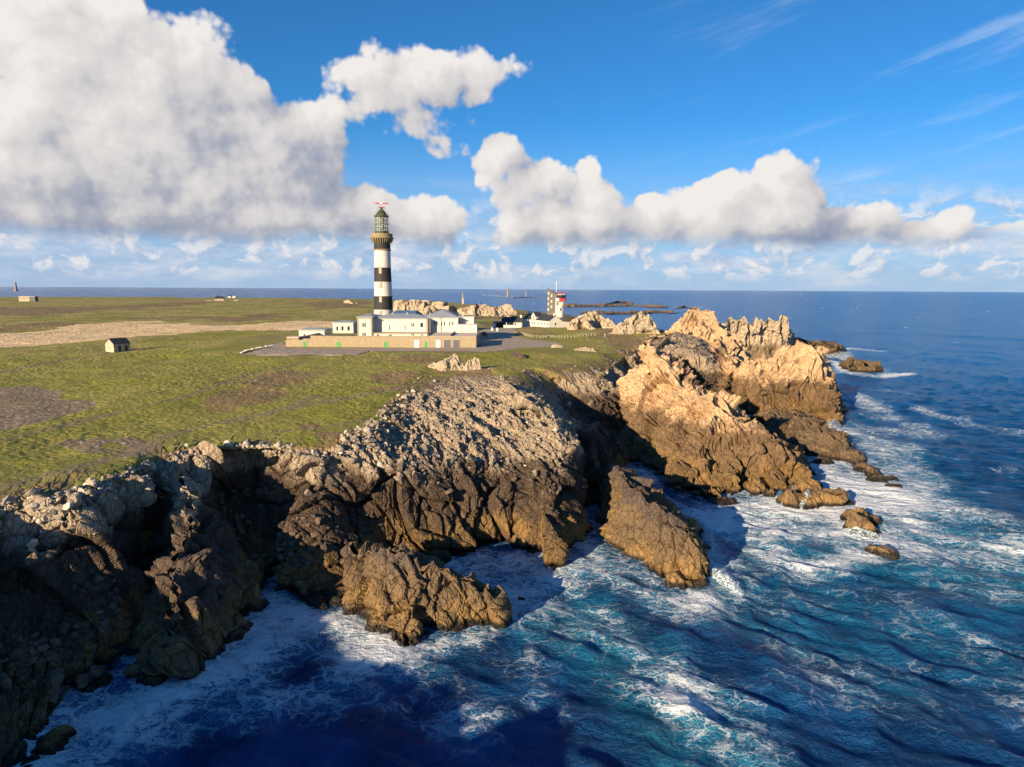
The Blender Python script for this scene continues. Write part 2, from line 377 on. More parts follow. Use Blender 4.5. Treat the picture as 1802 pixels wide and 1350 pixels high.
def cover(p):
    """returns reed, heath, bare, path in 0..1"""
    p2 = p[:, :2]; far = np.linalg.norm(p2, axis=1)
    wob = fbm(np.stack([p2[:, 0], p2[:, 1], p2[:, 0] * 0], -1), 14, 4, 31)
    out = []
    def soft(pl, wide, amp):
        d, ins = seg_dist(p2, pl); s = np.where(ins, d, -d) + wob * amp
        return smooth(s, -wide, wide)
    reed = soft(REED, 5, 14)
    heath = smooth(fbm(np.stack([p2[:, 0] * .5, p2[:, 1], p2[:, 0] * 0], -1), 45, 5, 61), .05, .45) * (.45 + .4 * smooth(p2[:, 1], 200, 500))
    for pl, w in HEATH: heath = np.maximum(heath, soft(pl, 9, 26) * w)
    bare = np.zeros(len(p2))
    for pl, w in BARE: bare = np.maximum(bare, soft(pl, 3, 9) * w)
    path = np.zeros(len(p2))
    for pl, w in PATHS:
        d, _ = seg_dist(p2, pl, False); path = np.maximum(path, 1 - smooth(d + wob * 1.2, w * .5, w * 1.6))
    return reed, heath, bare, path
# ------------------------------------------------------------------ coast strip: columns left to right, rows from the water up
def W(x, y, z): return np.array([x, y, z], float)
def col6(*a): return list(a)
# each column: waterline, low, mid, lip, inland, inner;   grass weights per row
COLS = [
    ([W(-52, -130, 0), W(-58, -130, 5), W(-63, -130, 10), W(-69, -130, 16), W(-78, -130, 20), W(-95, -130, 20)], None),
    ([W(-36, -50, 0), W(-39, -50, 7), W(-42, -50, 14), W(-46, -50, 20), W(-56, -50, 21), W(-90, -48, 19)], None),
    ([W(-34, -12, 0), W(-37, -12, 7), W(-40, -12, 14), W(-44, -11, 20), W(-55, -8, 21), W(-88, 0, 18.4)], None),
    ([W(-42, 30, 0), W(-48, 31, 6), W(-54, 32, 11), W(-60, 34, 15.5), W(-68, 38, 17.2), W(-86, 46, 17.5)], None),
    ([P(27, 1350), P(-30, 1160, 4.5), P(-10, 1020, 9), P(0, 935, 13.6), P(-5, 880, 16.2), P(-5, 820, 16.8)], None),
    ([P(135, 1230), P(120, 1100, 4.5), P(110, 1000, 9), P(103, 920, 13.3), P(95, 868, 16.2), P(90, 800, 16.8)], None),
    ([P(200, 1180), P(195, 1085, 4), P(188, 960, 10), P(182, 885, 14.5), P(175, 846, 16.2), P(190, 790, 16.8)], None),
    ([P(236, 1080), P(240, 1020, 2.5), P(247, 940, 7), P(250, 862, 13), P(250, 815, 16), P(250, 770, 16.8)], None),
    ([P(300, 1010), P(303, 940, 5), P(306, 875, 11.5), P(302, 815, 15), P(292, 788, 16.4), P(300, 750, 16.9)], None),
    ([P(400, 1040), P(400, 950, 3.5), P(400, 868, 8.2), P(392, 797, 14.6), P(389, 783, 16), P(390, 745, 16.8)], None),
    ([P(490, 1011), P(485, 945, 4), P(470, 860, 9), P(458, 800, 14.2), P(455, 784, 16), P(455, 745, 16.7)], None),
    ([P(560, 1020), P(550, 950, 4.5), P(545, 860, 10.5), P(547, 806, 14.5), P(560, 780, 15.8), P(560, 740, 16.7)], None),
    ([P(650, 1000), P(645, 920, 5.5), P(640, 850, 11), P(640, 802, 14.3), P(655, 765, 15.8), P(640, 725, 16.8)], (0, 0, 0, .1, .55, 1)),
    ([P(730, 990), P(725, 920, 5), P(720, 860, 10), P(716, 815, 13.2), P(720, 720, 16.3), P(690, 690, 17.6)], (0, 0, 0, 0, .15, 1)),
    ([P(820, 975), P(820, 910, 5), P(820, 860, 9), P(816, 803, 12.8), P(805, 712, 16.6), P(765, 640, 19.2)], (0, 0, 0, 0, .05, .9)),
    ([P(905, 955), P(905, 900, 5), P(905, 845, 9.3), P(905, 795, 12.3), P(875, 700, 17), P(835, 642, 19.4)], (0, 0, 0, 0, .0, .75)),
    ([P(975, 1000), P(965, 920, 5.5), P(960, 850, 10), P(958, 782, 13.4), P(920, 700, 17), P(868, 645, 19.4)], (0, 0, 0, 0, 0, .7)),
    ([P(1012, 960), P(1015, 900, 5), P(1012, 832, 9.5), P(1007, 772, 13.4), P(950, 712, 17), P(872, 652, 19.6)], (0, 0, 0, 0, 0, .75)),
    ([P(1050, 876), P(1048, 836, 2.5), P(1050, 792, 5), P(1040, 746, 7.6), P(996, 706, 11), P(908, 664, 16.6)], (0, 0, 0, 0, .2, .9)),
    ([P(1075, 812), P(1073, 782, 3), P(1068, 745, 6.5), P(1055, 712, 10), P(1018, 680, 14), P(955, 650, 18.2)], (0, 0, 0, 0, .45, .95)),
    ([P(1100, 792), P(1096, 752, 4), P(1088, 718, 8), P(1078, 688, 12), P(1055, 664, 15.6), P(1020, 636, 18.6)], (0, 0, 0, .05, .4, .95)),
    ([W(46, 196, 0), W(43, 198, 4), P(1112, 690, 9), P(1105, 664, 13), P(1085, 636, 17.5), P(1062, 618, 19.6)], (0, 0, 0, .1, .5, .95)),
    ([W(62, 214, 0), W(56, 216, 5), P(1140, 650, 12), P(1130, 628, 17), P(1118, 612, 19.8), P(1095, 601, 20.4)], (0, 0, 0, .1, .5, 1)),
    ([W(86, 236, 0), W(78, 238, 7), W(70, 240, 14), W(64, 243, 18.5), P(1160, 600, 20.8), P(1125, 592, 21)], (0, 0, 0, .1, .4, 1)),
    ([W(100, 280, 0), W(92, 280, 8), W(84, 281, 15), W(76, 282, 20), W(68, 283, 22), W(58, 284, 22)], (0, 0, 0, .1, .4, 1)),
    ([W(88, 345, 0), W(82, 343, 7), W(76, 341, 14), W(70, 338, 19), W(62, 335, 21), W(52, 332, 21)], (0, 0, 0, .1, .5, 1)),
]
RUBBLE = []
def build_strip():
    rows = np.array([c[0] for c in COLS]).transpose(1, 0, 2)        # (6, C, 3)
    gw = np.array([c[1] or (0, 0, 0, .12, .8, 1) for c in COLS], float).T
    for r in (5,): rows[r, :, 2] = G(rows[r, :, 0], rows[r, :, 1])
    # row 0: under water, pushed outwards; row 7: tucked under the plateau
    out = rows[0] - rows[4]; out[:, 2] = 0; out /= np.linalg.norm(out, axis=1, keepdims=True)
    r0 = rows[0] + out * 2.5; r0[:, 2] = -3.5
    r7 = rows[5] - out * 2.2; r7[:, 2] = rows[5][:, 2] - 1.4
    rows = np.concatenate([r0[None], rows, r7[None]]); gw = np.concatenate([gw[:1], gw, gw[-1:]])
    amp = np.ones_like(gw); amp[0] = .6; amp[5] = .9; amp[6:] = 0.0
    full = np.concatenate([rows, gw[..., None], amp[..., None]], -1)
    ns = counts(rows, 1, 1.7, 4, 160); nt = counts(rows, 0, 1.7, 4, 160)
    A = catmull(full, ns, axis=1); A = catmull(A, nt, axis=0, ten=.32)
    S = A[..., :3]; nr, nc = S.shape[:2]; p = S.reshape(-1, 3)
    trow = np.concatenate([np.linspace(i, i + 1, k, endpoint=False) for i, k in enumerate(nt)] + [[7]])
    tr = np.repeat(trow, nc)
    N = grid_normals(S).reshape(-1, 3); N[:, 2] = np.maximum(N[:, 2], -.3)
    am = np.clip(A[..., 4].reshape(-1), 0, 1)
    gwt = A[..., 3].reshape(-1)
    # low frequency relief: buttresses and clefts, then fractured blocks
    big = fbm(p * (1, 1, .35), 11, 3, 3) * 2.4
    slope = 1 - np.clip(N[:, 2], 0, 1)
    d = big * (.35 + .65 * smooth(slope, .1, .5)) * am
    cliffy = rock_disp(p, 1.0, ((11, .38), (5, .48), (2.2, .38), (.9, .32)), (1, 1, .42), 3)
    slab = rock_disp(p, 1.0, ((8, .12), (3.6, .24), (1.6, .32), (.7, .36)), (1.7, .5, 1.0), 23)
    k = smooth(slope, .12, .42)
    gn = gwt + fbm(p, 5, 4, 71) * .5
    gmask = smooth(gn, .42, .62) * smooth(p[:, 2], 9, 13)
    sp = (p[:, 0] * .74 + p[:, 1] * .67 + p[:, 2] * .5) / 1.5 + fbm(p, 7, 3, 410) * 2.2; si = np.floor(sp); sf = sp - si
    saw = (sf - .5) * (.35 + .9 * _f(_h(si.astype(np.int32), (p[:, 1] / 9 + vnoise(p / 6, 5)).astype(np.int32), si.astype(np.int32), 9))) * .55
    slab = slab * .8 + saw
    rock = (cliffy * k + slab * (1 - k)) * am
    d = d + rock * (1 - .85 * gmask)
    p2 = p + N * d[:, None]
    p2[:, 2] += gmask * (1 - smooth(tr, 5.0, 5.9)) * ground_disp(p2[:, 0], p2[:, 1]) * .6
    w = smooth(tr, 5.1, 6.0)
    gz = ground_z(p2[:, 0], p2[:, 1]) - 1.4 * smooth(tr, 6.05, 7)
    p2[:, 2] = p2[:, 2] * (1 - w) + gz * w
    reed, heath, bare, path = cover(p2)
    me = fast_mesh('terrain_cliffs', p2, grid_faces(nr, nc), dict(grass=gmask, reed=reed, heath=np.maximum(heath, 1 - smooth(gn, .5, .95)), bare=bare, path=path))
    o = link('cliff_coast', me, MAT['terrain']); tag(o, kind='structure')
    rs = np.random.RandomState(8); uu = proj(p2); ok = np.where((tr > 3.25) & (tr < 5.75) & (gwt < .78) & (uu[:, 0] > -40) & (uu[:, 0] < 1150) & (((uu[:, 0] < 720) & (tr > 4.0)) | (rs.rand(len(tr)) < .16)))[0]
    pick = rs.choice(ok, 5200, replace=False); clump = fbm(p2[pick], 5, 3, 300); pick = pick[clump > -.12]
    RUBBLE.append(p2[pick])
    ok = np.where((tr > 1.15) & (tr < 3.3) & (uu[:, 0] > -40) & (uu[:, 0] < 1100) & (N[:, 2] > .25) & ((uu[:, 0] < 560) | (rs.rand(len(tr)) < .25)))[0]; pick = rs.choice(ok, 900, replace=False)
    pick = pick[fbm(p2[pick], 7, 3, 330) > .02]; RUBBLE.append(p2[pick])
    return rows[6][:, :2], rows[1][:, :2]
def build_plateau(inner):
    poly = np.concatenate([inner, np.array([(56, 400), (50, 470), (60, 600), (110, 820), (100, 1000), (40, 1200), (-60, 1400), (-200, 1650), (-420, 1850), (-800, 1950), (-1200, 1980), (-1700, 1800), (-3200, 1500), (-3200, -120)])])
    az = np.concatenate([np.linspace(-150, -42, 60, endpoint=False), np.linspace(-42, 20, 1050), np.linspace(20.5, 60, 30)])
    v = np.concatenate([np.linspace(1300, 900, 60, endpoint=False), np.linspace(900, 620, 420, endpoint=False), np.linspace(620, 524, 200)])
    rr = np.array([np.linalg.norm(P(901, t, 17)[:2]) for t in v]); rr = np.concatenate([rr, np.linspace(rr[-1] * 1.05, 4200, 12)])
    a = np.radians(az)[None]; r = rr[:, None]
    x = (np.sin(a) * r).ravel(); y = (np.cos(a) * r).ravel(); pt = np.stack([x, y], -1)
    d, ins = seg_dist(pt, poly); s = np.where(ins, d, -d)
    near = y < 345
    z = ground_z(x, y)
    shore = fbm(np.stack([x, y, x * 0], -1), 60, 4, 90) * 25
    zfar = np.where(s + shore > 0, z * smooth(s + shore, -2, 70), -3 * smooth(-(s + shore), 0, 10)) + .6 * (s > 0)
    drop = smooth(-s, .2, 3) * 1.5 + np.maximum(-s - 2, 0) * 1.2
    wf = smooth(y, 345, 400)
    z = (z - drop) * (1 - wf) + zfar * wf
    keep_v = (s > -12) | ((y > 345) & (s > -90))
    Fq = grid_faces(len(rr), len(az)); Fq = Fq[keep_v[Fq].all(1)]
    used = np.unique(Fq); mp = np.zeros(len(x), int); mp[used] = np.arange(len(used)); Fq = mp[Fq]
    p = np.stack([x, y, z], -1)[used]
    reed, heath, bare, path = cover(p)
    low = 1 - smooth(p[:, 2], 3, 9)
    me = fast_mesh('plateau', p, Fq[:, ::-1], dict(grass=smooth(p[:, 2], 2, 6), reed=reed, heath=np.maximum(heath, low * (y[used] > 400)), bare=bare, path=path))
    tag(link('plateau_ground', me, MAT['terrain']), kind='structure')
def build_roads():
    for nm, pl in ROADS.items():
        lo, hi = pl.min(0), pl.max(0); st = .6
        xs = np.arange(lo[0], hi[0] + st, st); ys = np.arange(lo[1], hi[1] + st, st)
        X, Y = np.meshgrid(xs, ys); pt = np.stack([X.ravel(), Y.ravel()], -1)
        d, ins = seg_dist(pt, pl)
        z = G(pt[:, 0], pt[:, 1]) + (.03 if nm == 'asphalt_road' else .09) - .5 * (~ins) * smooth(d, 0, .6)
        Fq = grid_faces(len(ys), len(xs)); ok = (ins | (d < .6))[Fq].all(1); Fq = Fq[ok]
        used = np.unique(Fq); mp = np.zeros(len(pt), int); mp[used] = np.arange(len(used))
        tag(link(nm, fast_mesh(nm, np.column_stack([pt, z])[used], mp[Fq]), MAT['asphalt' if nm == 'asphalt_road' else 'concrete']), kind='structure')
# ------------------------------------------------------------------ crags: ridge line + base ring lofted
CRAG_RINGS = []
def crag(name, ridge, ring, label=None, cat='rock', group=None, kind=None, mat='rock_pale', prof=1.4, zp=1.0, px=1.7, spike=1.0, amp=1.0, seed=0, levels=None, aniso=(1, 1, .42), zb=-2.5, spl=3.0, on_land=False, N=None):
    ridge = np.array(ridge, float); ring = np.array([list(q[:2]) for q in ring], float)
    area = .5 * np.sum(ring[:, 0] * np.roll(ring[:, 1], -1) - np.roll(ring[:, 0], -1) * ring[:, 1])
    if area < 0: ring = ring[::-1]
    if not on_land: CRAG_RINGS.append(ring)
    zc = np.full(len(ring), zb)
    if on_land: zc = G(ring[:, 0], ring[:, 1]) - 1.0
    R3 = np.column_stack([ring, zc])
    ns = counts(R3[None].repeat(2, 0), 1, px, 6, 200, closed=True)
    c = catmull(R3, ns, closed=True, axis=0, ten=.42); n = len(c)
    # ridge parameter: arc length projection, smoothed round the ring
    seg = np.linalg.norm(np.diff(ridge[:, :2], axis=0), axis=1); cum = np.concatenate([[0], np.cumsum(seg)]); Lr = max(cum[-1], 1e-6)
    best = np.full(n, 1e18); par = np.zeros(n)
    for i in range(len(ridge) - 1):
        a, b = ridge[i, :2], ridge[i + 1, :2]; e = b - a; t = np.clip(((c[:, :2] - a) @ e) / max(e @ e, 1e-9), 0, 1)
        dd = np.linalg.norm(c[:, :2] - (a + t[:, None] * e), axis=1); m = dd < best; best[m] = dd[m]; par[m] = cum[i] + t[m] * seg[i]
    w = max(3, n // 22) | 1; ker = np.hanning(w + 2)[1:-1]; ker /= ker.sum()
    par = np.convolve(np.concatenate([par[-w:], par, par[:w]]), ker, 'same')[w:-w]
    # resample ridge finely so the ends are reached
    par = (par - par.min()) / max(par.max() - par.min(), 1e-6) * Lr
    rp = np.stack([np.interp(par, cum, ridge[:, k]) for k in range(3)], -1)
    hgt = counts(np.stack([c, rp]), 0, px, 10, 260)[0]
    t = np.linspace(0, 1, hgt)[:, None]
    fx = t ** prof; fz = t ** zp
    S = np.empty((hgt, n, 3)); S[..., :2] = c[None, :, :2] * (1 - fx[..., None]) + rp[None, :, :2] * fx[..., None]
    S[..., 2] = c[None, :, 2] * (1 - fz) + rp[None, :, 2] * fz
    Nn = grid_normals(S, True); p = S.reshape(-1, 3); Nn = Nn.reshape(-1, 3)
    tt = np.repeat(t[:, 0], n)
    # jagged fins on the crest
    q = p * (1 / spl, 1 / spl, 0) + (seed * 3.3, seed, 0)
    fin = np.abs(vnoise(q * 1.0, seed)) * -1.6 + vnoise(q * 2.3, seed + 1) * .7 + .5
    p[:, 2] += spike * fin * tt ** 2.5
    d = fbm(p * (1, 1, .4), 7, 3, seed + 9) * .9 * min(1, amp)
    lv = levels or ((8, .34), (3.8, .46), (1.8, .42), (.8, .36))
    d = d + rock_disp(p, amp, lv, aniso, seed)
    d = d * (1 - .55 * smooth(tt, .9, 1))
    p = p + Nn * d[:, None]
    me = fast_mesh(name, p, grid_faces(hgt, n, True)); o = link(name, me, MAT[mat]); tag(o, label, None if kind else cat, group, kind)
    return o
# ------------------------------------------------------------------ materials
MAT = {}
def new_mat(name):
    m = bpy.data.materials.new(name); m.use_nodes = True; m.node_tree.nodes.clear(); g = NT(m.node_tree)
    o = g.n('ShaderNodeOutputMaterial'); b = g.n('ShaderNodeBsdfPrincipled'); g.link(b.outputs[0], o.inputs[0]); MAT[name] = m
    return g, b
def bump(g, b, h, dist, strength=1.0):
    n = g.n('ShaderNodeBump'); n.inputs['Strength'].default_value = strength; n.inputs['Distance'].default_value = dist
    g.link(h, n.inputs['Height']); g.link(n.outputs[0], b.inputs['Normal'])
def rock_color(g, pos, top, mid, low, z_mid, z_low, wob=2.2):
    """weathered pale upper rock, black-brown splash zone, golden weed-stained foot"""
    n1 = g.noise(pos, .22, 5, .6); n2 = g.noise(pos, 1.3, 6, .65); n3 = g.noise(pos, 5.0, 4, .6)
    vz = g.vm('MULTIPLY', pos, (1, 1, .35)); cr = g.vor(vz, .55, 'F1', 3, .6, out='Color'); cs = g.sep(cr)[0]
    n0 = g.noise(g.vm('MULTIPLY', pos, (1, 1, .15)), .35, 3, .6)
    z = g.m('ADD', g.sep(pos)[2], g.m('MULTIPLY', g.m('SUBTRACT', g.m('ADD', g.m('MULTIPLY', n1, .55), g.m('ADD', g.m('MULTIPLY', n2, .2), g.m('MULTIPLY', n0, .25))), .5), wob * 7))
    t = g.mix(n2, top[0], top[1]); t = g.mix(g.ss(n3, .45, .75, 0, .6), t, top[2]); t = g.mix(g.m('MULTIPLY', cs, .35), t, top[1])
    m_ = g.mix(n2, mid[0], mid[1]); l_ = g.mix(g.ss(n1, .35, .65), low[0], low[1]); l_ = g.mix(g.m('MULTIPLY', n3, .35), l_, mid[0])
    st = g.noise(g.vm('MULTIPLY', pos, (1, 1, .22)), .9, 5, .65)
    t = g.mix(g.ss(st, .50, .72, 0, .7), t, top[1]); t = g.mix(g.ss(g.noise(pos, .5, 4, .6), .56, .72, 0, .5), t, mid[1])
    c = g.mix(g.ss(z, z_mid - 1.6, z_mid + 1.6), m_, t)
    c = g.mix(g.ss(z, z_low + 1.2, z_low - 1.2), c, l_)
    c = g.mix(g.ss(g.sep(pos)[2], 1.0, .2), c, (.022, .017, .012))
    return c, n2, n3
def rock_bump(g, pos):
    w = g.vm('ADD', pos, g.vm('SCALE', g.noise(pos, .8, 3, .6, color=True), scale=.5))
    v1 = g.vor(g.vm('MULTIPLY', w, (1, 1, .4)), 1.1, 'DISTANCE_TO_EDGE', 0)
    v2 = g.vor(g.vm('MULTIPLY', w, (1, 1, .6)), 3.2, 'DISTANCE_TO_EDGE', 0)
    h = g.m('ADD', g.m('MULTIPLY', g.ss(v1, 0, .10), .4), g.m('MULTIPLY', g.ss(v2, 0, .12), .16))
    return g.m('ADD', h, g.m('MULTIPLY', g.noise(pos, 3.5, 7, .62), .45)), g.ss(v1, 0, .07)
def mk_rock(name, *a, **k):
    g, b = new_mat(name); pos = g.n('ShaderNodeNewGeometry').outputs['Position']
    c, n2, n3 = rock_color(g, pos, *a, **k); h, crack = rock_bump(g, pos)
    c = g.mix(g.m('MULTIPLY', g.m('SUBTRACT', 1.0, crack), .45), c, (.03, .022, .015))
    g.link(c, b.inputs['Base Color']); g.link(g.ss(g.sep(pos)[2], .6, 2.5, .35, .85), b.inputs['Roughness']); b.inputs['Specular IOR Level'].default_value = .3
    bump(g, b, h, .22)
PALE = ((.52, .41, .285), (.32, .245, .165), (.62, .53, .41)); DARK = ((.058, .041, .031), (.135, .092, .060)); GOLD = ((.29, .175, .062), (.155, .098, .045))
TAN = ((.74, .49, .275), (.50, .32, .17), (.80, .61, .40)); BROWN = ((.135, .085, .046), (.23, .145, .075))
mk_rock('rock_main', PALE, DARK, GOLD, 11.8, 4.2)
mk_rock('rock_stack', ((.15, .11, .08), (.085, .062, .05), (.20, .15, .11)), ((.21, .14, .07), (.11, .075, .045)), GOLD, 6.8, 2.6)  # dark purple-brown top paints shade into the wedge stack's upper rock
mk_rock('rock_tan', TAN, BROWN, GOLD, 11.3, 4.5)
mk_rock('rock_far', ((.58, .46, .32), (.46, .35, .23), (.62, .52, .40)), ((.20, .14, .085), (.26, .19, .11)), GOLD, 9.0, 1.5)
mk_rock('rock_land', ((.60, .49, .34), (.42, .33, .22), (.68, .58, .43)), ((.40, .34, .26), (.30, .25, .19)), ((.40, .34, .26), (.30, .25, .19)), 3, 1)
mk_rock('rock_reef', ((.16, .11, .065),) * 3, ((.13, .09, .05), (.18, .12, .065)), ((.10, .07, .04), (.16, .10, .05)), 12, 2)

def mk_terrain():
    g, b = new_mat('terrain'); pos = g.n('ShaderNodeNewGeometry').outputs['Position']
    c, n2, n3 = rock_color(g, pos, PALE, DARK, GOLD, 11.9, 4.4); h, crack = rock_bump(g, pos)
    c = g.mix(g.m('MULTIPLY', g.m('SUBTRACT', 1.0, crack), .4), c, (.03, .022, .015))
    # rusty earth where the rock meets the turf
    grass = g.attr('grass'); reed = g.attr('reed'); heath = g.attr('heath'); bare = g.attr('bare'); path = g.attr('path')
    big = g.noise(pos, .035, 5, .6); med = g.noise(pos, .22, 5, .6); fine = g.noise(pos, 1.6, 5, .65); tuft = g.vor(pos, .75, 'F1', 1, .6)
    gm = g.ss(g.m('ADD', grass, g.m('MULTIPLY', g.m('SUBTRACT', fine, .5), .7)), .38, .58)
    earth = g.mix(fine, (.36, .22, .10), (.20, .13, .07))
    em = g.m('MULTIPLY', g.ss(grass, .04, .22), g.m('MULTIPLY', g.ss(g.sep(pos)[2], 12.5, 14.5), g.ss(med, .38, .55)))
    c = g.mix(g.m('MULTIPLY', em, .8), c, earth)
    green = g.mix(g.ss(med, .35, .65), (.190, .210, .026), (.295, .270, .040))
    green = g.mix(g.ss(fine, .42, .68, 0, .55), green, (.42, .33, .08))
    green = g.mix(g.ss(tuft, .4, .8, 0, .35), green, (.12, .12, .02))
    straw = g.mix(fine, (.44, .34, .14), (.27, .23, .07))
    c2 = g.mix(g.m('MULTIPLY', g.ss(big, .36, .60, 0, 1), g.ss(g.sep(pos)[1], 150, 420, .25, .85)), green, straw)
    hc = g.mix(g.ss(fine, .4, .65), (.17, .115, .06), (.30, .20, .09))
    c2 = g.mix(g.m('MULTIPLY', g.ss(g.m('ADD', heath, g.m('MULTIPLY', g.m('SUBTRACT', med, .5), .9)), .35, .75), .85), c2, hc)
    rs = g.noise(g.vm('MULTIPLY', pos, (.25, 1, 1)), .25, 4, .6)
    rc = g.mix(g.ss(rs, .35, .65), (.78, .56, .31), (.62, .44, .22))
    c2 = g.mix(g.ss(g.m('ADD', reed, g.m('MULTIPLY', g.m('SUBTRACT', med, .5), .4)), .4, .62), c2, rc)
    st = g.vor(pos, 1.1, 'F1', 0, out='Color'); ss_ = g.sep(st)[0]
    bc = g.mix(g.ss(fine, .48, .66), (.21, .15, .085), g.mix(g.ss(ss_, .70, .8), (.25, .20, .15), (.48, .43, .37)))
    c2 = g.mix(g.ss(g.m('ADD', bare, g.m('MULTIPLY', g.m('SUBTRACT', fine, .5), 1.1)), .45, .6), c2, bc)
    pc = g.mix(fine, (.27, .20, .12), (.17, .14, .07))
    c2 = g.mix(g.ss(g.m('ADD', path, g.m('MULTIPLY', g.m('SUBTRACT', med, .5), 1.0)), .35, .75, 0, .75), c2, pc)
    c = g.mix(gm, c, c2)
    g.link(c, b.inputs['Base Color']); g.link(g.ss(g.sep(pos)[2], .6, 2.5, .35, .9), b.inputs['Roughness']); b.inputs['Specular IOR Level'].default_value = .2
    gh = g.m('ADD', g.m('MULTIPLY', fine, .8), g.m('MULTIPLY', g.noise(pos, 6, 4, .6), .35))
    nd = g.n('ShaderNodeMix', data_type='FLOAT'); g.link(gm, nd.inputs[0]); g.link(h, nd.inputs[2]); g.link(g.m('MULTIPLY', gh, .5), nd.inputs[3])
    bump(g, b, nd.outputs[0], .35)
mk_terrain()
def simple(name, color, rough=.8, var=.12, scale=1.5, spec=.3, metal=0, stain=None):
    g, b = new_mat(name); pos = g.n('ShaderNodeNewGeometry').outputs['Position']
    n = g.noise(pos, scale, 5, .6); c2 = tuple(x * (1 - var * 2) for x in color)
    c = g.mix(g.ss(n, .35, .7), color, c2)
    if stain: c = g.mix(g.ss(g.noise(g.vm('MULTIPLY', pos, (1.2, 1.2, .18)), 1.1, 5, .65), .52, .74, 0, .55), c, stain)
    g.link(c, b.inputs['Base Color']); b.inputs['Roughness'].default_value = rough; b.inputs['Specular IOR Level'].default_value = spec; b.inputs['Metallic'].default_value = metal
    bump(g, b, n, .01)
simple('asphalt', (.42, .33, .235), .9, .15, .35); simple('concrete', (.42, .33, .25), .9, .25, .5, stain=(.10, .09, .08))
simple('white_wall', (.62, .57, .49), .8, .05, .8, stain=(.46, .40, .32)); simple('white_paint', (.68, .65, .60), .7, .02)
simple('black_paint', (.035, .032, .030), .7, .1); simple('granite', (.38, .30, .19), .85, .14, 2.5, stain=(.26, .19, .12))
simple('granite_trim', (.36, .32, .25), .85, .1, 2.5); simple('zinc', (.34, .36, .38), .55, .07, 1, spec=.5); simple('slate', (.045, .048, .055), .6, .15, 3)
simple('dark_glass', (.02, .025, .03), .15, .1, 1, spec=.6); simple('green_door', (.035, .34, .05), .6, .05); simple('grey_door', (.13, .13, .135), .7, .1)
simple('red_paint', (.42, .04, .045), .5, .05); simple('green_metal', (.045, .075, .035), .5, .15); simple('rubber', (.02, .02, .02), .8, .1)
simple('blue_roof', (.06, .12, .22), .5, .1); simple('wood_brown', (.20, .12, .07), .8, .1); simple('wood_post', (.42, .36, .27), .85, .1)
simple('tower_stone', (.30, .235, .13), .85, .15, 2, stain=(.16, .13, .07)); simple('flat_roof', (.72, .56, .42), .9, .12, .6, stain=(.24, .2, .16))
simple('far_stone', (.30, .25, .22), .9, .1, .3); simple('brass', (.60, .50, .28), .3, .05, metal=.8); simple('shed_shade', (.04, .04, .04), .5, .1)
simple('stone_wall', (.50, .42, .30), .9, .18, 1.2); simple('white_stone', (.66, .62, .55), .9, .1, 2)
def mk_shingle():
    g, b = new_mat('shingle'); pos = g.n('ShaderNodeNewGeometry').outputs['Position']
    br = g.n('ShaderNodeTexBrick'); g.link(g.vm('MULTIPLY', pos, (1, 1, 1)), br.inputs['Vector']); br.inputs['Scale'].default_value = 1.2
    c = g.mix(g.noise(pos, 2, 4), (.13, .115, .095), (.18, .16, .13)); g.link(c, b.inputs['Base Color']); b.inputs['Roughness'].default_value = .85
mk_shingle()
def mk_lantern_glass():
    g, b = new_mat('lantern_glass'); b.inputs['Base Color'].default_value = (.75, .85, .78, 1); b.inputs['Roughness'].default_value = .05
    b.inputs['Alpha'].default_value = .22; b.inputs['Specular IOR Level'].default_value = .8
mk_lantern_glass()
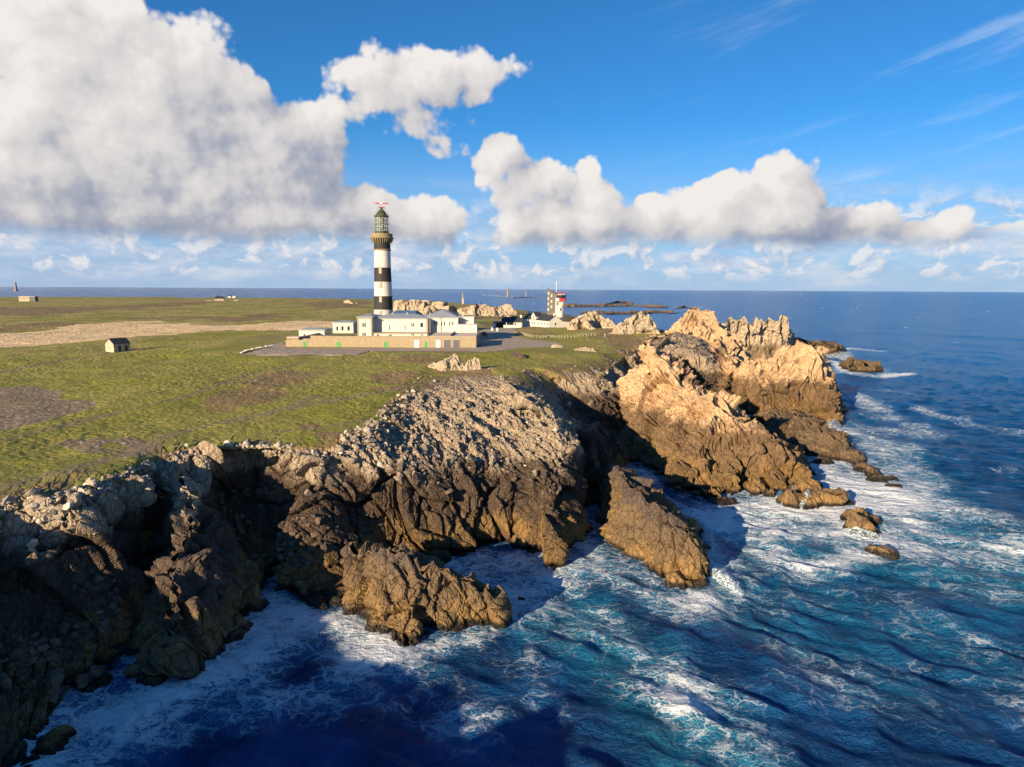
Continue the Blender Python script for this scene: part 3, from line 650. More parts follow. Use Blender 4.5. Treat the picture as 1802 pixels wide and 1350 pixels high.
def mk_sea():
    g, b = new_mat('sea'); pos = g.n('ShaderNodeNewGeometry').outputs['Position']
    foam = g.attr('foam'); teal = g.attr('teal'); flow = g.attr('lace')
    dn = g.n('ShaderNodeCameraData')
    big = g.noise(pos, .018, 4, .55); med = g.noise(pos, .12, 5, .6)
    w = g.vm('ADD', pos, g.vm('SCALE', g.vm('SUBTRACT', g.noise(pos, .20, 5, .65, color=True), (.5, .5, .5)), scale=7.0))
    w = g.vm('ADD', w, g.vm('SCALE', g.vm('SUBTRACT', g.noise(pos, 1.0, 3, .6, color=True), (.5, .5, .5)), scale=1.3))
    w2 = g.vm('MULTIPLY', w, (1, 1.45, 0))
    e1 = g.vor(w2, .30, 'DISTANCE_TO_EDGE'); e2 = g.vor(w2, .85, 'DISTANCE_TO_EDGE'); e3 = g.vor(w2, 2.1, 'DISTANCE_TO_EDGE')
    lace = g.m('MAXIMUM', g.m('MULTIPLY', g.ss(e1, .17, .0), 1.0), g.m('MAXIMUM', g.m('MULTIPLY', g.ss(e2, .22, .0), .85), g.m('MULTIPLY', g.ss(e3, .20, .0), .62)))
    patch = g.noise(w, .11, 6, .62); pf = g.noise(w, .9, 5, .65)
    dens = g.m('ADD', foam, g.m('MULTIPLY', g.m('SUBTRACT', patch, .5), g.m('MULTIPLY', g.ss(foam, .0, .25), 1.5)))
    # lace where thin, solid where dense
    a1 = g.m('MULTIPLY', g.ss(g.m('ADD', lace, g.m('MULTIPLY', g.m('SUBTRACT', dens, 1.0), 1.0)), .0, .75), g.ss(dens, .04, .4))
    a2 = g.ss(g.m('ADD', dens, g.m('MULTIPLY', g.m('SUBTRACT', pf, .5), 2.4)), .80, 1.25)
    fa = g.m('MINIMUM', g.m('ADD', g.m('MULTIPLY', a1, .72), a2), 1.0)
    haze_ = g.m('MULTIPLY', g.ss(dens, .1, 1.1), .36)           # bubbles just under the surface
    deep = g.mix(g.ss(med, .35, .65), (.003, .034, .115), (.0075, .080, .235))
    deep = g.mix(g.ss(g.vm('LENGTH', pos), 130, 520, 0, .9), deep, (.008, .125, .36))  # brighter with distance: sky reflection at grazing view painted into the water colour
    tq = g.mix(g.ss(pf, .35, .7), (.008, .13, .22), (.02, .27, .37))
    c = g.mix(g.m('MULTIPLY', g.ss(g.m('ADD', teal, g.m('MULTIPLY', g.m('SUBTRACT', med, .5), .8)), .35, 1.05), .6), deep, tq)
    c = g.mix(haze_, c, (.09, .46, .74))
    c = g.mix(fa, c, (.80, .84, .86))
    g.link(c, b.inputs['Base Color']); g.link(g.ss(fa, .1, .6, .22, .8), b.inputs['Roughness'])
    b.inputs['IOR'].default_value = 1.33
    g.link(g.ss(fa, .1, .6, .18, .2), b.inputs['Specular IOR Level'])
    st = g.vm('MULTIPLY', pos, (1, 1.35, 1))
    h = g.m('ADD', g.m('MULTIPLY', g.noise(st, .40, 8, .62, .15), 1.7), g.m('MULTIPLY', g.noise(st, 2.1, 4, .6), .30))
    h = g.m('ADD', h, g.m('MULTIPLY', fa, .12))
    bump(g, b, h, 1.15)
mk_sea()
def mk_extra():
    g, b = new_mat('foam'); pos = g.n('ShaderNodeNewGeometry').outputs['Position']; n = g.noise(pos, 2.2, 6, .65)
    g.link(g.mix(g.ss(n, .38, .6), (.80, .83, .85), (.50, .66, .74)), b.inputs['Base Color']); b.inputs['Roughness'].default_value = .9
    g.link(g.ss(g.noise(pos, 4.0, 6, .75), .44, .58, .0, .95), b.inputs['Alpha']); bump(g, b, n, .3)
    g, b = new_mat('rubble'); pos = g.n('ShaderNodeNewGeometry').outputs['Position']; n = g.noise(pos, .9, 4, .6)
    rnd = g.n('ShaderNodeNewGeometry').outputs['Random Per Island']
    c = g.ramp(rnd, [(0, (.16, .125, .09)), (.45, (.34, .28, .205)), (.8, (.46, .39, .29)), (1, (.58, .52, .42))]); c = g.mix(g.ss(n, .45, .7, 0, .6), c, (.20, .15, .10)); c = g.mix(g.ss(g.sep(pos)[2], 12, 9.5), c, g.mix(rnd, (.05, .036, .028), (.17, .115, .07)))
    g.link(c, b.inputs['Base Color']); b.inputs['Roughness'].default_value = .9; bump(g, b, g.noise(pos, 5, 4, .6), .1)
mk_extra()
# ------------------------------------------------------------------ build terrain
INNER, SHORE = build_strip()
build_plateau(INNER)
build_roads()
# ------------------------------------------------------------------ crags, stacks, reefs
A2 = lambda *pts: [P(u, v, 0) for u, v in pts]
def crags():
    # the near spur below the left rim
    crag('rock_spur', [P(318, 838, 14.5), P(330, 880, 13), P(336, 920, 11), P(322, 965, 9.6), P(296, 1005, 8.2), P(312, 1048, 6.8), P(285, 1085, 5.6), P(300, 1120, 4)],
         A2((244, 1169), (271, 1201), (310, 1200), (348, 1192), (393, 1156), (445, 1120), (432, 1088), (458, 1062), (452, 1020), (430, 975)) + [W(-44, 104, 0), W(-52, 104, 0)] + A2((262, 985), (250, 1050), (240, 1110)),
         kind='structure', mat='rock_main', prof=1.05, zp=.9, spike=.5, amp=1.1, seed=11)
    crag('rock_shelf', [P(530, 1032, .7), P(590, 1030, 1.1), P(640, 1020, 1.4)], A2((508, 1036), (540, 1064), (600, 1068), (650, 1050), (680, 1000), (640, 975), (560, 980), (512, 1005)),
         'low wave washed rock shelf left of the jagged foreground stack', 'rock', mat='rock_stack', spike=.1, amp=.35, seed=12, prof=2.2, zb=-1.5)
    crag('sea_stack', [P(618, 968, 6), P(655, 972, 6.8), P(690, 976, 7.6), P(724, 974, 7.8), P(742, 1000, 6.6), P(765, 990, 7), P(800, 1016, 5.4), P(835, 1026, 4.4), P(866, 1050, 2.8)],
         A2((605, 1078), (640, 1098), (655, 1122), (695, 1134), (726, 1130), (742, 1110), (775, 1108), (815, 1096), (845, 1102), (878, 1094), (884, 1060), (860, 1030), (780, 1000), (700, 1000), (640, 1010), (606, 1030)),
         'jagged brown sea stack with a saw-toothed crest, nearest the camera in the foaming water', 'sea stack', mat='rock_stack', prof=1.15, zp=.75, spike=.7, amp=.7, seed=13, spl=1.5, px=1.5, aniso=(1.3, 1.3, .38))
    crag('sea_stack', [P(1086, 826, 9.4), P(1108, 850, 9.4), P(1135, 878, 8.8), P(1170, 902, 8.4), P(1200, 928, 7), P(1228, 962, 5), P(1243, 985, 3.4)],
         A2((1040, 905), (1062, 945), (1098, 985), (1150, 1016), (1210, 1034), (1250, 1024), (1262, 988), (1250, 950), (1215, 905), (1160, 868), (1110, 835), (1075, 832), (1055, 862)),
         'wedge-shaped brown sea stack rising to a point beside the narrow inlet', 'sea stack', mat='rock_stack', prof=.95, zp=.85, spike=.5, seed=14, px=1.4, amp=.85)
    # the tan promontory right of the inlet
    crag('promontory', [P(1088, 668, 15.8), Q(1120, 648, 176), Q(1140, 627, 168), Q(1167, 630, 166), Q(1186, 662, 162), Q(1204, 688, 158), Q(1216, 684, 153), Q(1232, 697, 151), Q(1262, 687, 150), Q(1279, 706, 149), Q(1296, 735, 147), Q(1322, 754, 144), Q(1352, 768, 141), Q(1386, 790, 138), Q(1428, 832, 134)],
         A2((1078, 800), (1112, 815), (1142, 836), (1180, 853), (1200, 872), (1237, 884), (1265, 868), (1290, 868), (1330, 874), (1365, 879), (1400, 888), (1442, 870), (1444, 845), (1418, 806)) + [W(66, 178, 0), W(58, 196, 0), W(44, 204, 0), W(32, 196, 0)],
         kind='structure', mat='rock_tan', prof=1.02, zp=1.0, spike=.5, seed=15, px=1.4, spl=3.2, amp=1.25)
    crag('sea_rock', [P(1393, 868, 2.6), P(1420, 872, 2.2), P(1450, 868, 2.4), P(1485, 876, 1.6)], A2((1372, 884), (1400, 892), (1430, 894), (1460, 890), (1500, 888), (1490, 872), (1440, 860), (1400, 862)),
         'low brown ledge with white water pouring over it, off the promontory tip', 'rock', mat='rock_stack', spike=.4, amp=.6, seed=16, zb=-1.2, prof=1.8, group='low rocks off the promontory tip')
    crag('sea_rock', [P(1500, 905, 2.8), P(1525, 912, 2.4), P(1545, 930, 1)], A2((1478, 930), (1500, 940), (1540, 945), (1562, 938), (1545, 915), (1512, 900), (1485, 905)),
         'brown rock wrapped in running white foam, beyond the tip of the tan promontory', 'rock', mat='rock_stack', spike=.6, amp=.6, seed=17, zb=-1.2, prof=1.3)
    crag('sea_rock', [P(1532, 960, 1.0), P(1552, 966, .8), P(1568, 973, .3)], A2((1518, 966), (1545, 975), (1580, 980), (1575, 970), (1545, 958), (1525, 955)),
         'flat half-drowned rock, the one nearest the camera off the promontory tip', 'rock', mat='rock_stack', spike=.2, amp=.4, seed=18, zb=-1, prof=2)
    crag('rock_ridge', [P(1326, 736, 3.5), P(1345, 728, 5.2), P(1372, 742, 4.8), P(1400, 732, 5.2), P(1425, 745, 4.8), P(1442, 760, 4.0), P(1472, 773, 3.0), P(1490, 792, 2.2), P(1518, 812, 1.4), P(1540, 832, .6)],
         A2((1330, 752), (1360, 780), (1398, 799), (1433, 806), (1463, 810), (1500, 822), (1530, 838), (1552, 845), (1548, 828), (1505, 788), (1470, 757), (1440, 738), (1400, 722), (1350, 720), (1320, 728)),
         'long low brown ridge running into surf between tan promontory and square cliff', 'rock', mat='rock_reef', spike=.7, amp=.8, seed=19, prof=1.4, zb=-1.5)
    for i, (u, v, r, lb) in enumerate([(1560, 843, 3.2, 'small dark reef awash just past the end of the long low ridge'), (1575, 856, 2.2, 'smallest dark reef past the end of the long low ridge, farthest right'),
                                   (1446, 812, 2.0, 'dark rock in foam between promontory and long low ridge'), (918, 1052, .9, 'small round dark rock alone in the water right of the jagged foreground stack'), (1072, 1008, 1.1, 'small golden rock in the channel left of the wedge-shaped stack'),
                                   (1268, 880, 2.6, 'low flat rock at the foot of the promontory, in the mouth of the inlet channel'), (1205, 535 + 105, 1.0, None)]):
        if lb is None: continue
        c = P(u, v, 0); ang = np.linspace(0, 2 * math.pi, 9)[:-1]; rg = [c + np.array([math.cos(a) * r * 1.3, math.sin(a) * r * .8, 0]) for a in ang]
        crag('sea_rock', [c + (-r * .5, 0, r * .28), c + (r * .5, 0, r * .2)], rg, lb, 'rock', mat='rock_stack' if i in (3, 4) else 'rock_reef', spike=.15, amp=.35, seed=20 + i, zb=-.8, prof=1.6)
    # the square cliff with shelf and the crowned crags behind
    crag('square_cliff', [Q(1310, 634, 222), Q(1330, 632, 224), Q(1350, 628, 225), Q(1370, 628, 225), Q(1388, 616, 227), Q(1400, 606, 228), Q(1420, 606, 228), Q(1438, 608, 227), Q(1441, 634, 224), Q(1446, 668, 219)],
         A2((1278, 714), (1307, 722), (1343, 732), (1387, 735), (1417, 739), (1450, 744), (1478, 749), (1480, 730), (1456, 706)) + [W(106, 248, 0), W(98, 254, 0), W(82, 252, 0), W(74, 240, 0)],
         kind='structure', mat='rock_tan', prof=1.9, zp=.85, spike=.8, seed=31, spl=3.2, amp=1.05, px=1.4, aniso=(1.4, 1.4, .32))
    crag('cliff_shelf', [Q(1135, 608, 236), Q(1160, 596, 255), Q(1178, 590, 275), Q(1215, 588, 292), Q(1262, 592, 296), Q(1268, 606, 268), Q(1286, 632, 240)],
         [W(48, 206, 0), W(60, 212, 0), W(72, 226, 0)] + A2((1290, 716),) + [W(98, 268, 0), W(108, 300, 0), W(96, 322, 0), W(66, 322, 0), W(50, 290, 0), W(42, 232, 0)],
         kind='structure', mat='rock_tan', prof=1.5, zp=.85, spike=1.0, seed=32, spl=4, amp=1.3, px=1.4)
    crag('crowned_crag', [Q(1178, 582, 284), Q(1200, 570, 290), Q(1211, 550, 296), Q(1222, 543, 298), Q(1240, 549, 298), Q(1255, 553, 298), Q(1262, 566, 298), Q(1272, 580, 296)],
         [W(63, 281, 0), W(74, 277, 0), W(88, 282, 0), W(99, 290, 0), W(102, 304, 0), W(88, 312, 0), W(70, 306, 0), W(62, 294, 0)],
         'tall tan crown of upright rock fins, the left of the two crowned crags', 'rock', mat='rock_tan', prof=1.5, zp=.7, spike=1.5, seed=33, spl=3.4, amp=1.0, aniso=(1.5, 1.5, .3), zb=11)
    crag('crowned_crag', [Q(1268, 590, 376), Q(1282, 566, 380), Q(1298, 560, 382), Q(1318, 568, 384), Q(1350, 566, 385), Q(1368, 563, 385), Q(1385, 556, 386), Q(1388, 580, 386)],
         A2((1262, 634), (1300, 634), (1345, 634), (1385, 632), (1397, 628), (1398, 620)) + [W(158, 408, 0), W(130, 412, 0), W(108, 404, 0)],
         'broad tan saw-topped crag with a dark base, the right of the two crowned crags', 'rock', mat='rock_far', prof=1.6, zp=.8, spike=3.0, seed=34, spl=4.5, aniso=(1.2, 1.2, .35))
    crag('low_headland', [Q(1392, 594, 412), Q(1418, 600, 420), Q(1452, 604, 424), Q(1474, 612, 420)], A2((1386, 624), (1420, 623), (1455, 624), (1484, 622), (1478, 612), (1440, 607), (1395, 607)),
         'low brown reef behind the square cliff with surf at its end', 'rock', mat='rock_reef', spike=.8, seed=35, zb=-1)
    crag('islet', [Q(1492, 638, 338), Q(1503, 631, 341), Q(1515, 634, 341), Q(1524, 642, 339), Q(1543, 647, 335)], A2((1478, 645), (1500, 652), (1530, 654), (1552, 655), (1548, 648), (1520, 642), (1488, 640)),
         'brown islet ringed by surf, alone off the square cliff', 'islet', mat='rock_reef', spike=.6, seed=36, zb=-1)
    crag('sea_rock', [P(1442, 628, 2), P(1452, 630, 1.4)], A2((1436, 634), (1448, 636), (1460, 634), (1454, 628), (1438, 627)), 'small dark rock in the surf between square cliff and islet', 'rock', mat='rock_reef', spike=.2, amp=.4, seed=37, zb=-.8)
    # pale crags on the far side of the headland
    def land(name, ridge, pad, lab, seed, spike=1.2, mat='rock_land', prof=1.2, levels=None, front=.6, amp=.9, spl=3):
        r = np.array(ridge); t = np.diff(r[:, :2], axis=0); out = []
        ring = [r[0, :2] - (pad, 0)] + [q - (0, pad * front) for q in r[:, :2]] + [r[-1, :2] + (pad, 0)] + [q + (0, pad) for q in r[::-1, :2]]
        return crag(name, ridge, [np.array([*q, 0]) for q in ring], lab, 'rock', mat=mat, spike=spike, seed=seed, on_land=True, prof=prof, amp=amp, levels=levels, spl=spl)
    land('rock_outcrop', [Q(1094, 570, 285), Q(1110, 556, 287), Q(1126, 549, 288), Q(1140, 549, 288), Q(1147, 566, 286), Q(1152, 582, 283)], 5, 'tall pale fan-shaped crag on the headland edge, right of the white houses', 41, 1.2)
    land('rock_outcrop', [Q(1006, 562, 322), Q(1018, 556, 322), Q(1028, 552, 322), Q(1036, 568, 320)], 3.5, 'pale crag touching the right end of the white house wall', 42, .8)
    land('rock_outcrop', [Q(1030, 549, 332), Q(1048, 548, 334), Q(1056, 556, 334), Q(1076, 562, 332), Q(1080, 570, 330)], 4, 'pale block-shaped crag between the white house and the fan-shaped crag', 43, .8)
    L5 = ((2.4, .24), (1.1, .34), (.5, .4))
    land('rock_outcrop', [P(764, 640, 20), Q(780, 636, 178), Q(797, 622, 180), Q(806, 630, 180), Q(812, 640, 179)], 2.6, 'pale knobbly boulder outcrop with a rounded head at the top of the rock slope', 44, .4, levels=L5, front=1, amp=1.2, spl=1.6)
    land('rock_outcrop', [Q(822, 636, 177), Q(836, 628, 178), Q(845, 634, 178), Q(846, 650, 176)], 1.8, 'pale boulder just right of the round-headed outcrop', 45, .3, levels=L5, front=1, amp=1.2, spl=1.4)
    land('rock_outcrop', [Q(1014, 613, 226), Q(1028, 610, 227), Q(1036, 612, 227)], 1.8, 'pale lying boulder at the rim of the shadowed hollow, left one', 46, .2, levels=L5, front=1, amp=.7)
    land('rock_outcrop', [Q(1038, 614, 224), Q(1042, 612, 225), Q(1047, 618, 223)], 1.6, 'pale standing boulder at the rim of the shadowed hollow, right one', 47, .2, levels=L5, front=1, amp=.7)
    land('rock_outcrop', [Q(976, 606, 236), Q(988, 608, 236)], 1.6, 'small pale rock where the asphalt ends in the turf', 48, .2, levels=L5, front=1, amp=.6)
    land('rock_outcrop', [Q(905, 618, 210), Q(920, 622, 208)], 2.0, 'low brown mound of rock in the turf right of the round-headed outcrop', 49, .2, mat='rock_stack', levels=L5, front=1, amp=.6)
    far = [(692, 728, 521, 620, 'broad pale crag just right of the lighthouse tower'), (722, 752, 519, 660, 'highest pale crag beyond the museum roof'), (738, 762, 525, 600, 'pale crag with a shadowed right face beyond the museum roof'),
           (762, 786, 523, 640, 'small pale crag alone on the skyline beyond the museum'), (745, 812, 532, 520, 'long pale crag directly above the grey museum roof'), (812, 838, 528, 640, 'far pale crag beside the stone pylon'),
           (826, 862, 529, 600, 'low pale crag left of the notch in the far rocks'), (862, 884, 531, 600, 'pale crag just left of the far white cottages'), (884, 904, 530, 640, 'steep-sided pale crag above the cottage roof'),
           (600, 628, 523, 1000, 'tiny pale rock cluster on the horizon left of the tower'), (520, 545, 525, 1150, 'low pale rock on the skyline left of the tower')]
    for i, (u0, u1, v, y, lb) in enumerate(far):
        k = max(3, int((u1 - u0) / 7)); rs = random.Random(i)
        land('rock_outcrop', [Q(u0 + (u1 - u0) * j / k, v + rs.uniform(5, 11) + (3 if j in (0, k) else 0), y + rs.uniform(-6, 6)) for j in range(k + 1)], 7, lb, 60 + i, .8, levels=((9, .3), (4, .4), (2, .4)), amp=1.0, spl=5)
    # far reefs
    for i, (pts, hb, lb) in enumerate([([(1000, 538), (1060, 537), (1110, 537), (1160, 539)], 5.5, 'long brown reef far out beyond the bay'), ([(1040, 549), (1100, 550), (1160, 548), (1176, 549)], 2.2, 'thin low reef nearer in the bay, behind the fan-shaped crag'),
                                       ([(1068, 534), (1090, 531), (1108, 533)], 7, 'dark hump on the far brown reef'), ([(1196, 541), (1204, 539), (1212, 541)], 3, 'tiny reef alone in open water right of the long far reef'),
                                       ([(905, 523), (925, 522), (940, 523)], 3, 'small dark reef round the foot of the farther stone pylon')]):
        c = np.array([P(u, v + 2, 0) for u, v in pts]); r = c.copy(); r[:, 2] = [hb * (.5 + .5 * math.sin(1.3 * j + i + 1) ** 2) for j in range(len(c))]
        w = 22 if i in (0, 1) else 10
        ring = [c[0] - (w, 0, 0)] + [q - (0, w * 1.2, 0) for q in c] + [c[-1] + (w, 0, 0)] + [q + (0, w * 2, 0) for q in c[::-1]]
        crag('reef', r, ring, lb, 'reef', mat='rock_reef', spike=2.0, seed=80 + i, zb=-.8, amp=1.3, spl=9, levels=((12, .3), (5, .3)))
crags()
# ------------------------------------------------------------------ sea
def build_sea():
    az = np.concatenate([np.linspace(-80, -42, 40, endpoint=False), np.linspace(-42, 42, 1150), np.linspace(42.5, 80, 40)])
    v = np.concatenate([np.linspace(1900, 1400, 40, endpoint=False), np.linspace(1400, 540, 760, endpoint=False), np.linspace(540, 513, 60)])
    rr = np.array([np.linalg.norm(P(901, t, 0)[:2]) for t in v]); rr = np.concatenate([rr, [rr[-1] * 1.6, 26000, 42000, 62000]])
    a = np.radians(az)[None]; r = rr[:, None] * np.ones_like(a)
    x = (np.sin(a) * r).ravel(); y = (np.cos(a) * r).ravel(); R_ = r.ravel(); p2 = np.stack([x, y], -1)
    near = R_ < 900
    d = np.full(len(x), 400.0); dn, insn = seg_dist(p2[near], SHORE, False); dd = dn
    for ring in CRAG_RINGS:
        lo, hi = ring.min(0) - 40, ring.max(0) + 40; q = p2[near]; k = (q[:, 0] > lo[0]) & (q[:, 0] < hi[0]) & (q[:, 1] > lo[1]) & (q[:, 1] < hi[1])
        if k.any():
            e, ins = seg_dist(q[k], ring); dd[k] = np.minimum(dd[k], np.where(ins, 0, e))
    d[near] = dd
    # waves: a swell from the open right, crossing chop, steeper over the ledges
    rs = np.random.RandomState(4); z = np.zeros(len(x)); wx = fbm(np.stack([x, y, x * 0], -1), 60, 2, 200) * 12; wy = fbm(np.stack([x, y, x * 0], -1), 55, 2, 210) * 12
    px_ = R_ * 1.0 / 1200 * np.maximum(1, R_ / 40 * .35)
    for i in range(26):
        L = 3.2 * 1.155 ** i; th = R(205 + rs.uniform(-48, 48)); A = .0105 * L ** .92 * (2.4 if L < 12 else 1.1 if L < 18 else .45 if L < 60 else .7); k = 2 * math.pi / L
        ph = k * ((x + wx) * math.cos(th) + (y + wy) * math.sin(th)) + rs.uniform(0, 6.3)
        s = 1 - np.abs(np.sin(ph * .5 + .3 * np.sin(ph))) ; s = (s ** 1.3 - .33) if i > 5 else np.sin(ph) * .5
        z += A * s * (1 - smooth(px_ * 3.2, L * .5, L * 1.4))
    z += fbm(np.stack([x, y, x * 0], -1), 9, 4, 230) * .6 * (1 - smooth(R_, 200, 600))
    z *= .5 + .5 * smooth(d, 0, 9)
    foam = np.zeros(len(x)); teal = np.zeros(len(x))
    var = fbm(np.stack([x, y, x * 0], -1), 13, 3, 240)
    foam = np.maximum(foam, (1 - smooth(d, 0, 6 + 5 * var)) * .7); teal = np.maximum(teal, (1 - smooth(d, 4, 26)) * .55)
    def streak(pts, w, f, t, raw=False):
        f = f * (1.35 if f > .7 else 1.1)
        nonlocal foam, teal
        pl = np.array([P(u, v_, 0)[:2] for u, v_ in pts]); lo, hi = pl.min(0) - w * 3, pl.max(0) + w * 3
        k = (x > lo[0]) & (x < hi[0]) & (y > lo[1]) & (y < hi[1])
        if not k.any(): return
        if len(pl) == 1: e = np.linalg.norm(p2[k] - pl[0], axis=1)
        else: e, _ = seg_dist(p2[k], pl, False)
        g_ = np.exp(-(np.maximum(e + var[k] * w * .9, 0) / w) ** 2); foam[k] = np.maximum(foam[k], g_ * f); teal[k] = np.maximum(teal[k], np.exp(-(e / (w * 1.6)) ** 2) * t)
    for a_ in STREAKS: streak(*a_)
    # whitecaps and drifting streaks offshore
    st = fbm(np.stack([x * .35 + y * .15, y, x * 0], -1), 34, 5, 250); foam = np.maximum(foam, smooth(st, .12, .5) * .26 * (1 - smooth(R_, 150, 700) * .55) * smooth(x, -30, 20))
    cap = fbm(np.stack([x * .5, y, x * 0], -1), 7, 3, 260); foam = np.maximum(foam, smooth(cap + z * .12, .52, .75) * .9 * smooth(x, 0, 60))
    foam = foam * np.clip(.85 + z * .45, .5, 1.35)
    me = fast_mesh('sea', np.stack([x, y, z], -1), grid_faces(len(rr), len(az)), dict(foam=foam, teal=teal), True)
    if me.polygons[len(me.polygons) // 2].normal.z < 0: me.flip_normals()
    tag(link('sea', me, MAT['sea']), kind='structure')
STREAKS = [
    ([(30, 1350), (120, 1290), (230, 1230), (330, 1215), (430, 1160), (520, 1110), (600, 1100), (640, 1140)], 7.5, 1.15, .7),
    ([(60, 1350), (300, 1280), (480, 1210), (640, 1190)], 6, .78, .4), ([(470, 1040), (520, 1080), (590, 1110)], 5, 1.15, .6), ([(540, 1120), (620, 1150), (700, 1165)], 4, .95, .4),
    ([(655, 1145), (740, 1135), (820, 1120), (890, 1085), (905, 1045)], 3.2, .95, .4), ([(700, 1180), (800, 1260), (860, 1300)], 5, .5, .25),
    ([(760, 985), (800, 1000), (850, 985), (930, 990), (1000, 1020)], 7, 1.15, .7), ([(850, 1000), (900, 1030), (960, 1020)], 5, 1.0, .6), ([(900, 1010), (960, 1060), (1030, 1080)], 8, .72, .7), ([(1020, 950), (1045, 990), (1080, 1020), (1150, 1050), (1230, 1060)], 5.5, .9, .7),
    ([(1000, 1090), (1080, 1130), (1150, 1190), (1210, 1260), (1250, 1340)], 6, .62, 1.0), ([(1040, 1060), (1120, 1140), (1200, 1230)], 3.5, .9, .9), ([(1180, 1240), (1230, 1290), (1270, 1340)], 4, .60, .9), ([(560, 1180), (680, 1240), (800, 1300), (900, 1340)], 4, .55, .2), ([(880, 1130), (960, 1200), (1000, 1290)], 4, .4, .3),
    ([(1090, 815), (1150, 860), (1200, 895), (1260, 920)], 5, .85, .4), ([(1245, 930), (1262, 985), (1300, 1035)], 5, .9, 1.0), ([(1258, 990), (1275, 1015), (1300, 1038)], 2.2, 1.5, 1.0),
    ([(1290, 910), (1350, 890), (1450, 895), (1540, 900)], 9, 1.35, .9), ([(1280, 925), (1340, 960), (1420, 990), (1500, 975)], 5, 1.25, 1.0), ([(1320, 920), (1420, 935), (1490, 925), (1560, 945)], 8, 1.1, 1.0),
    ([(1420, 810), (1480, 850), (1560, 890), (1640, 930), (1802, 960)], 12, 1.05, .9), ([(1450, 850), (1520, 860), (1580, 880)], 9, 1.25, .7), ([(1560, 780), (1600, 830), (1640, 880), (1700, 920)], 9, .75, .8),
    ([(1560, 950), (1680, 960), (1802, 985)], 9, .95, 1.0), ([(1600, 990), (1700, 1010), (1802, 1030)], 10, .6, .9), ([(1300, 1040), (1450, 1040), (1600, 1100), (1750, 1150)], 10, .42, .7),
    ([(1340, 1060), (1480, 1130), (1560, 1200)], 6, .5, .7), ([(1560, 1020), (1620, 1090), (1700, 1130)], 5, .55, .5), ([(1500, 1200), (1650, 1270), (1780, 1300)], 6, .45, .2), ([(1200, 1060), (1330, 1100), (1420, 1140)], 4, .55, .8),
    ([(1455, 690), (1500, 700), (1560, 720), (1620, 760)], 7, .8, .4), ([(1490, 755), (1530, 750), (1560, 790)], 7, .8, .5), ([(1440, 620), (1490, 612), (1545, 616)], 7, 1.3, .2), ([(1445, 632), (1475, 638), (1485, 652), (1540, 660), (1590, 658)], 5, 1.35, .3),
    ([(1450, 660), (1520, 680), (1600, 690)], 8, .5, .2), ([(1290, 715), (1330, 738), (1400, 750)], 4, .7, .3), ([(1400, 745), (1470, 755), (1500, 760)], 4, 1.0, .3), ([(1620, 720), (1700, 740), (1802, 760)], 5, .7, .1), ([(1640, 800), (1802, 830)], 6, .4, .3),
    ([(1030, 545), (1100, 543), (1180, 545)], 14, .7, 0), ([(850, 519), (890, 522), (930, 524)], 14, 1.2, 0), ([(960, 530), (985, 531)], 14, 1.2, 0), ([(1180, 541), (1240, 541)], 6, .9, 0)]
build_sea()
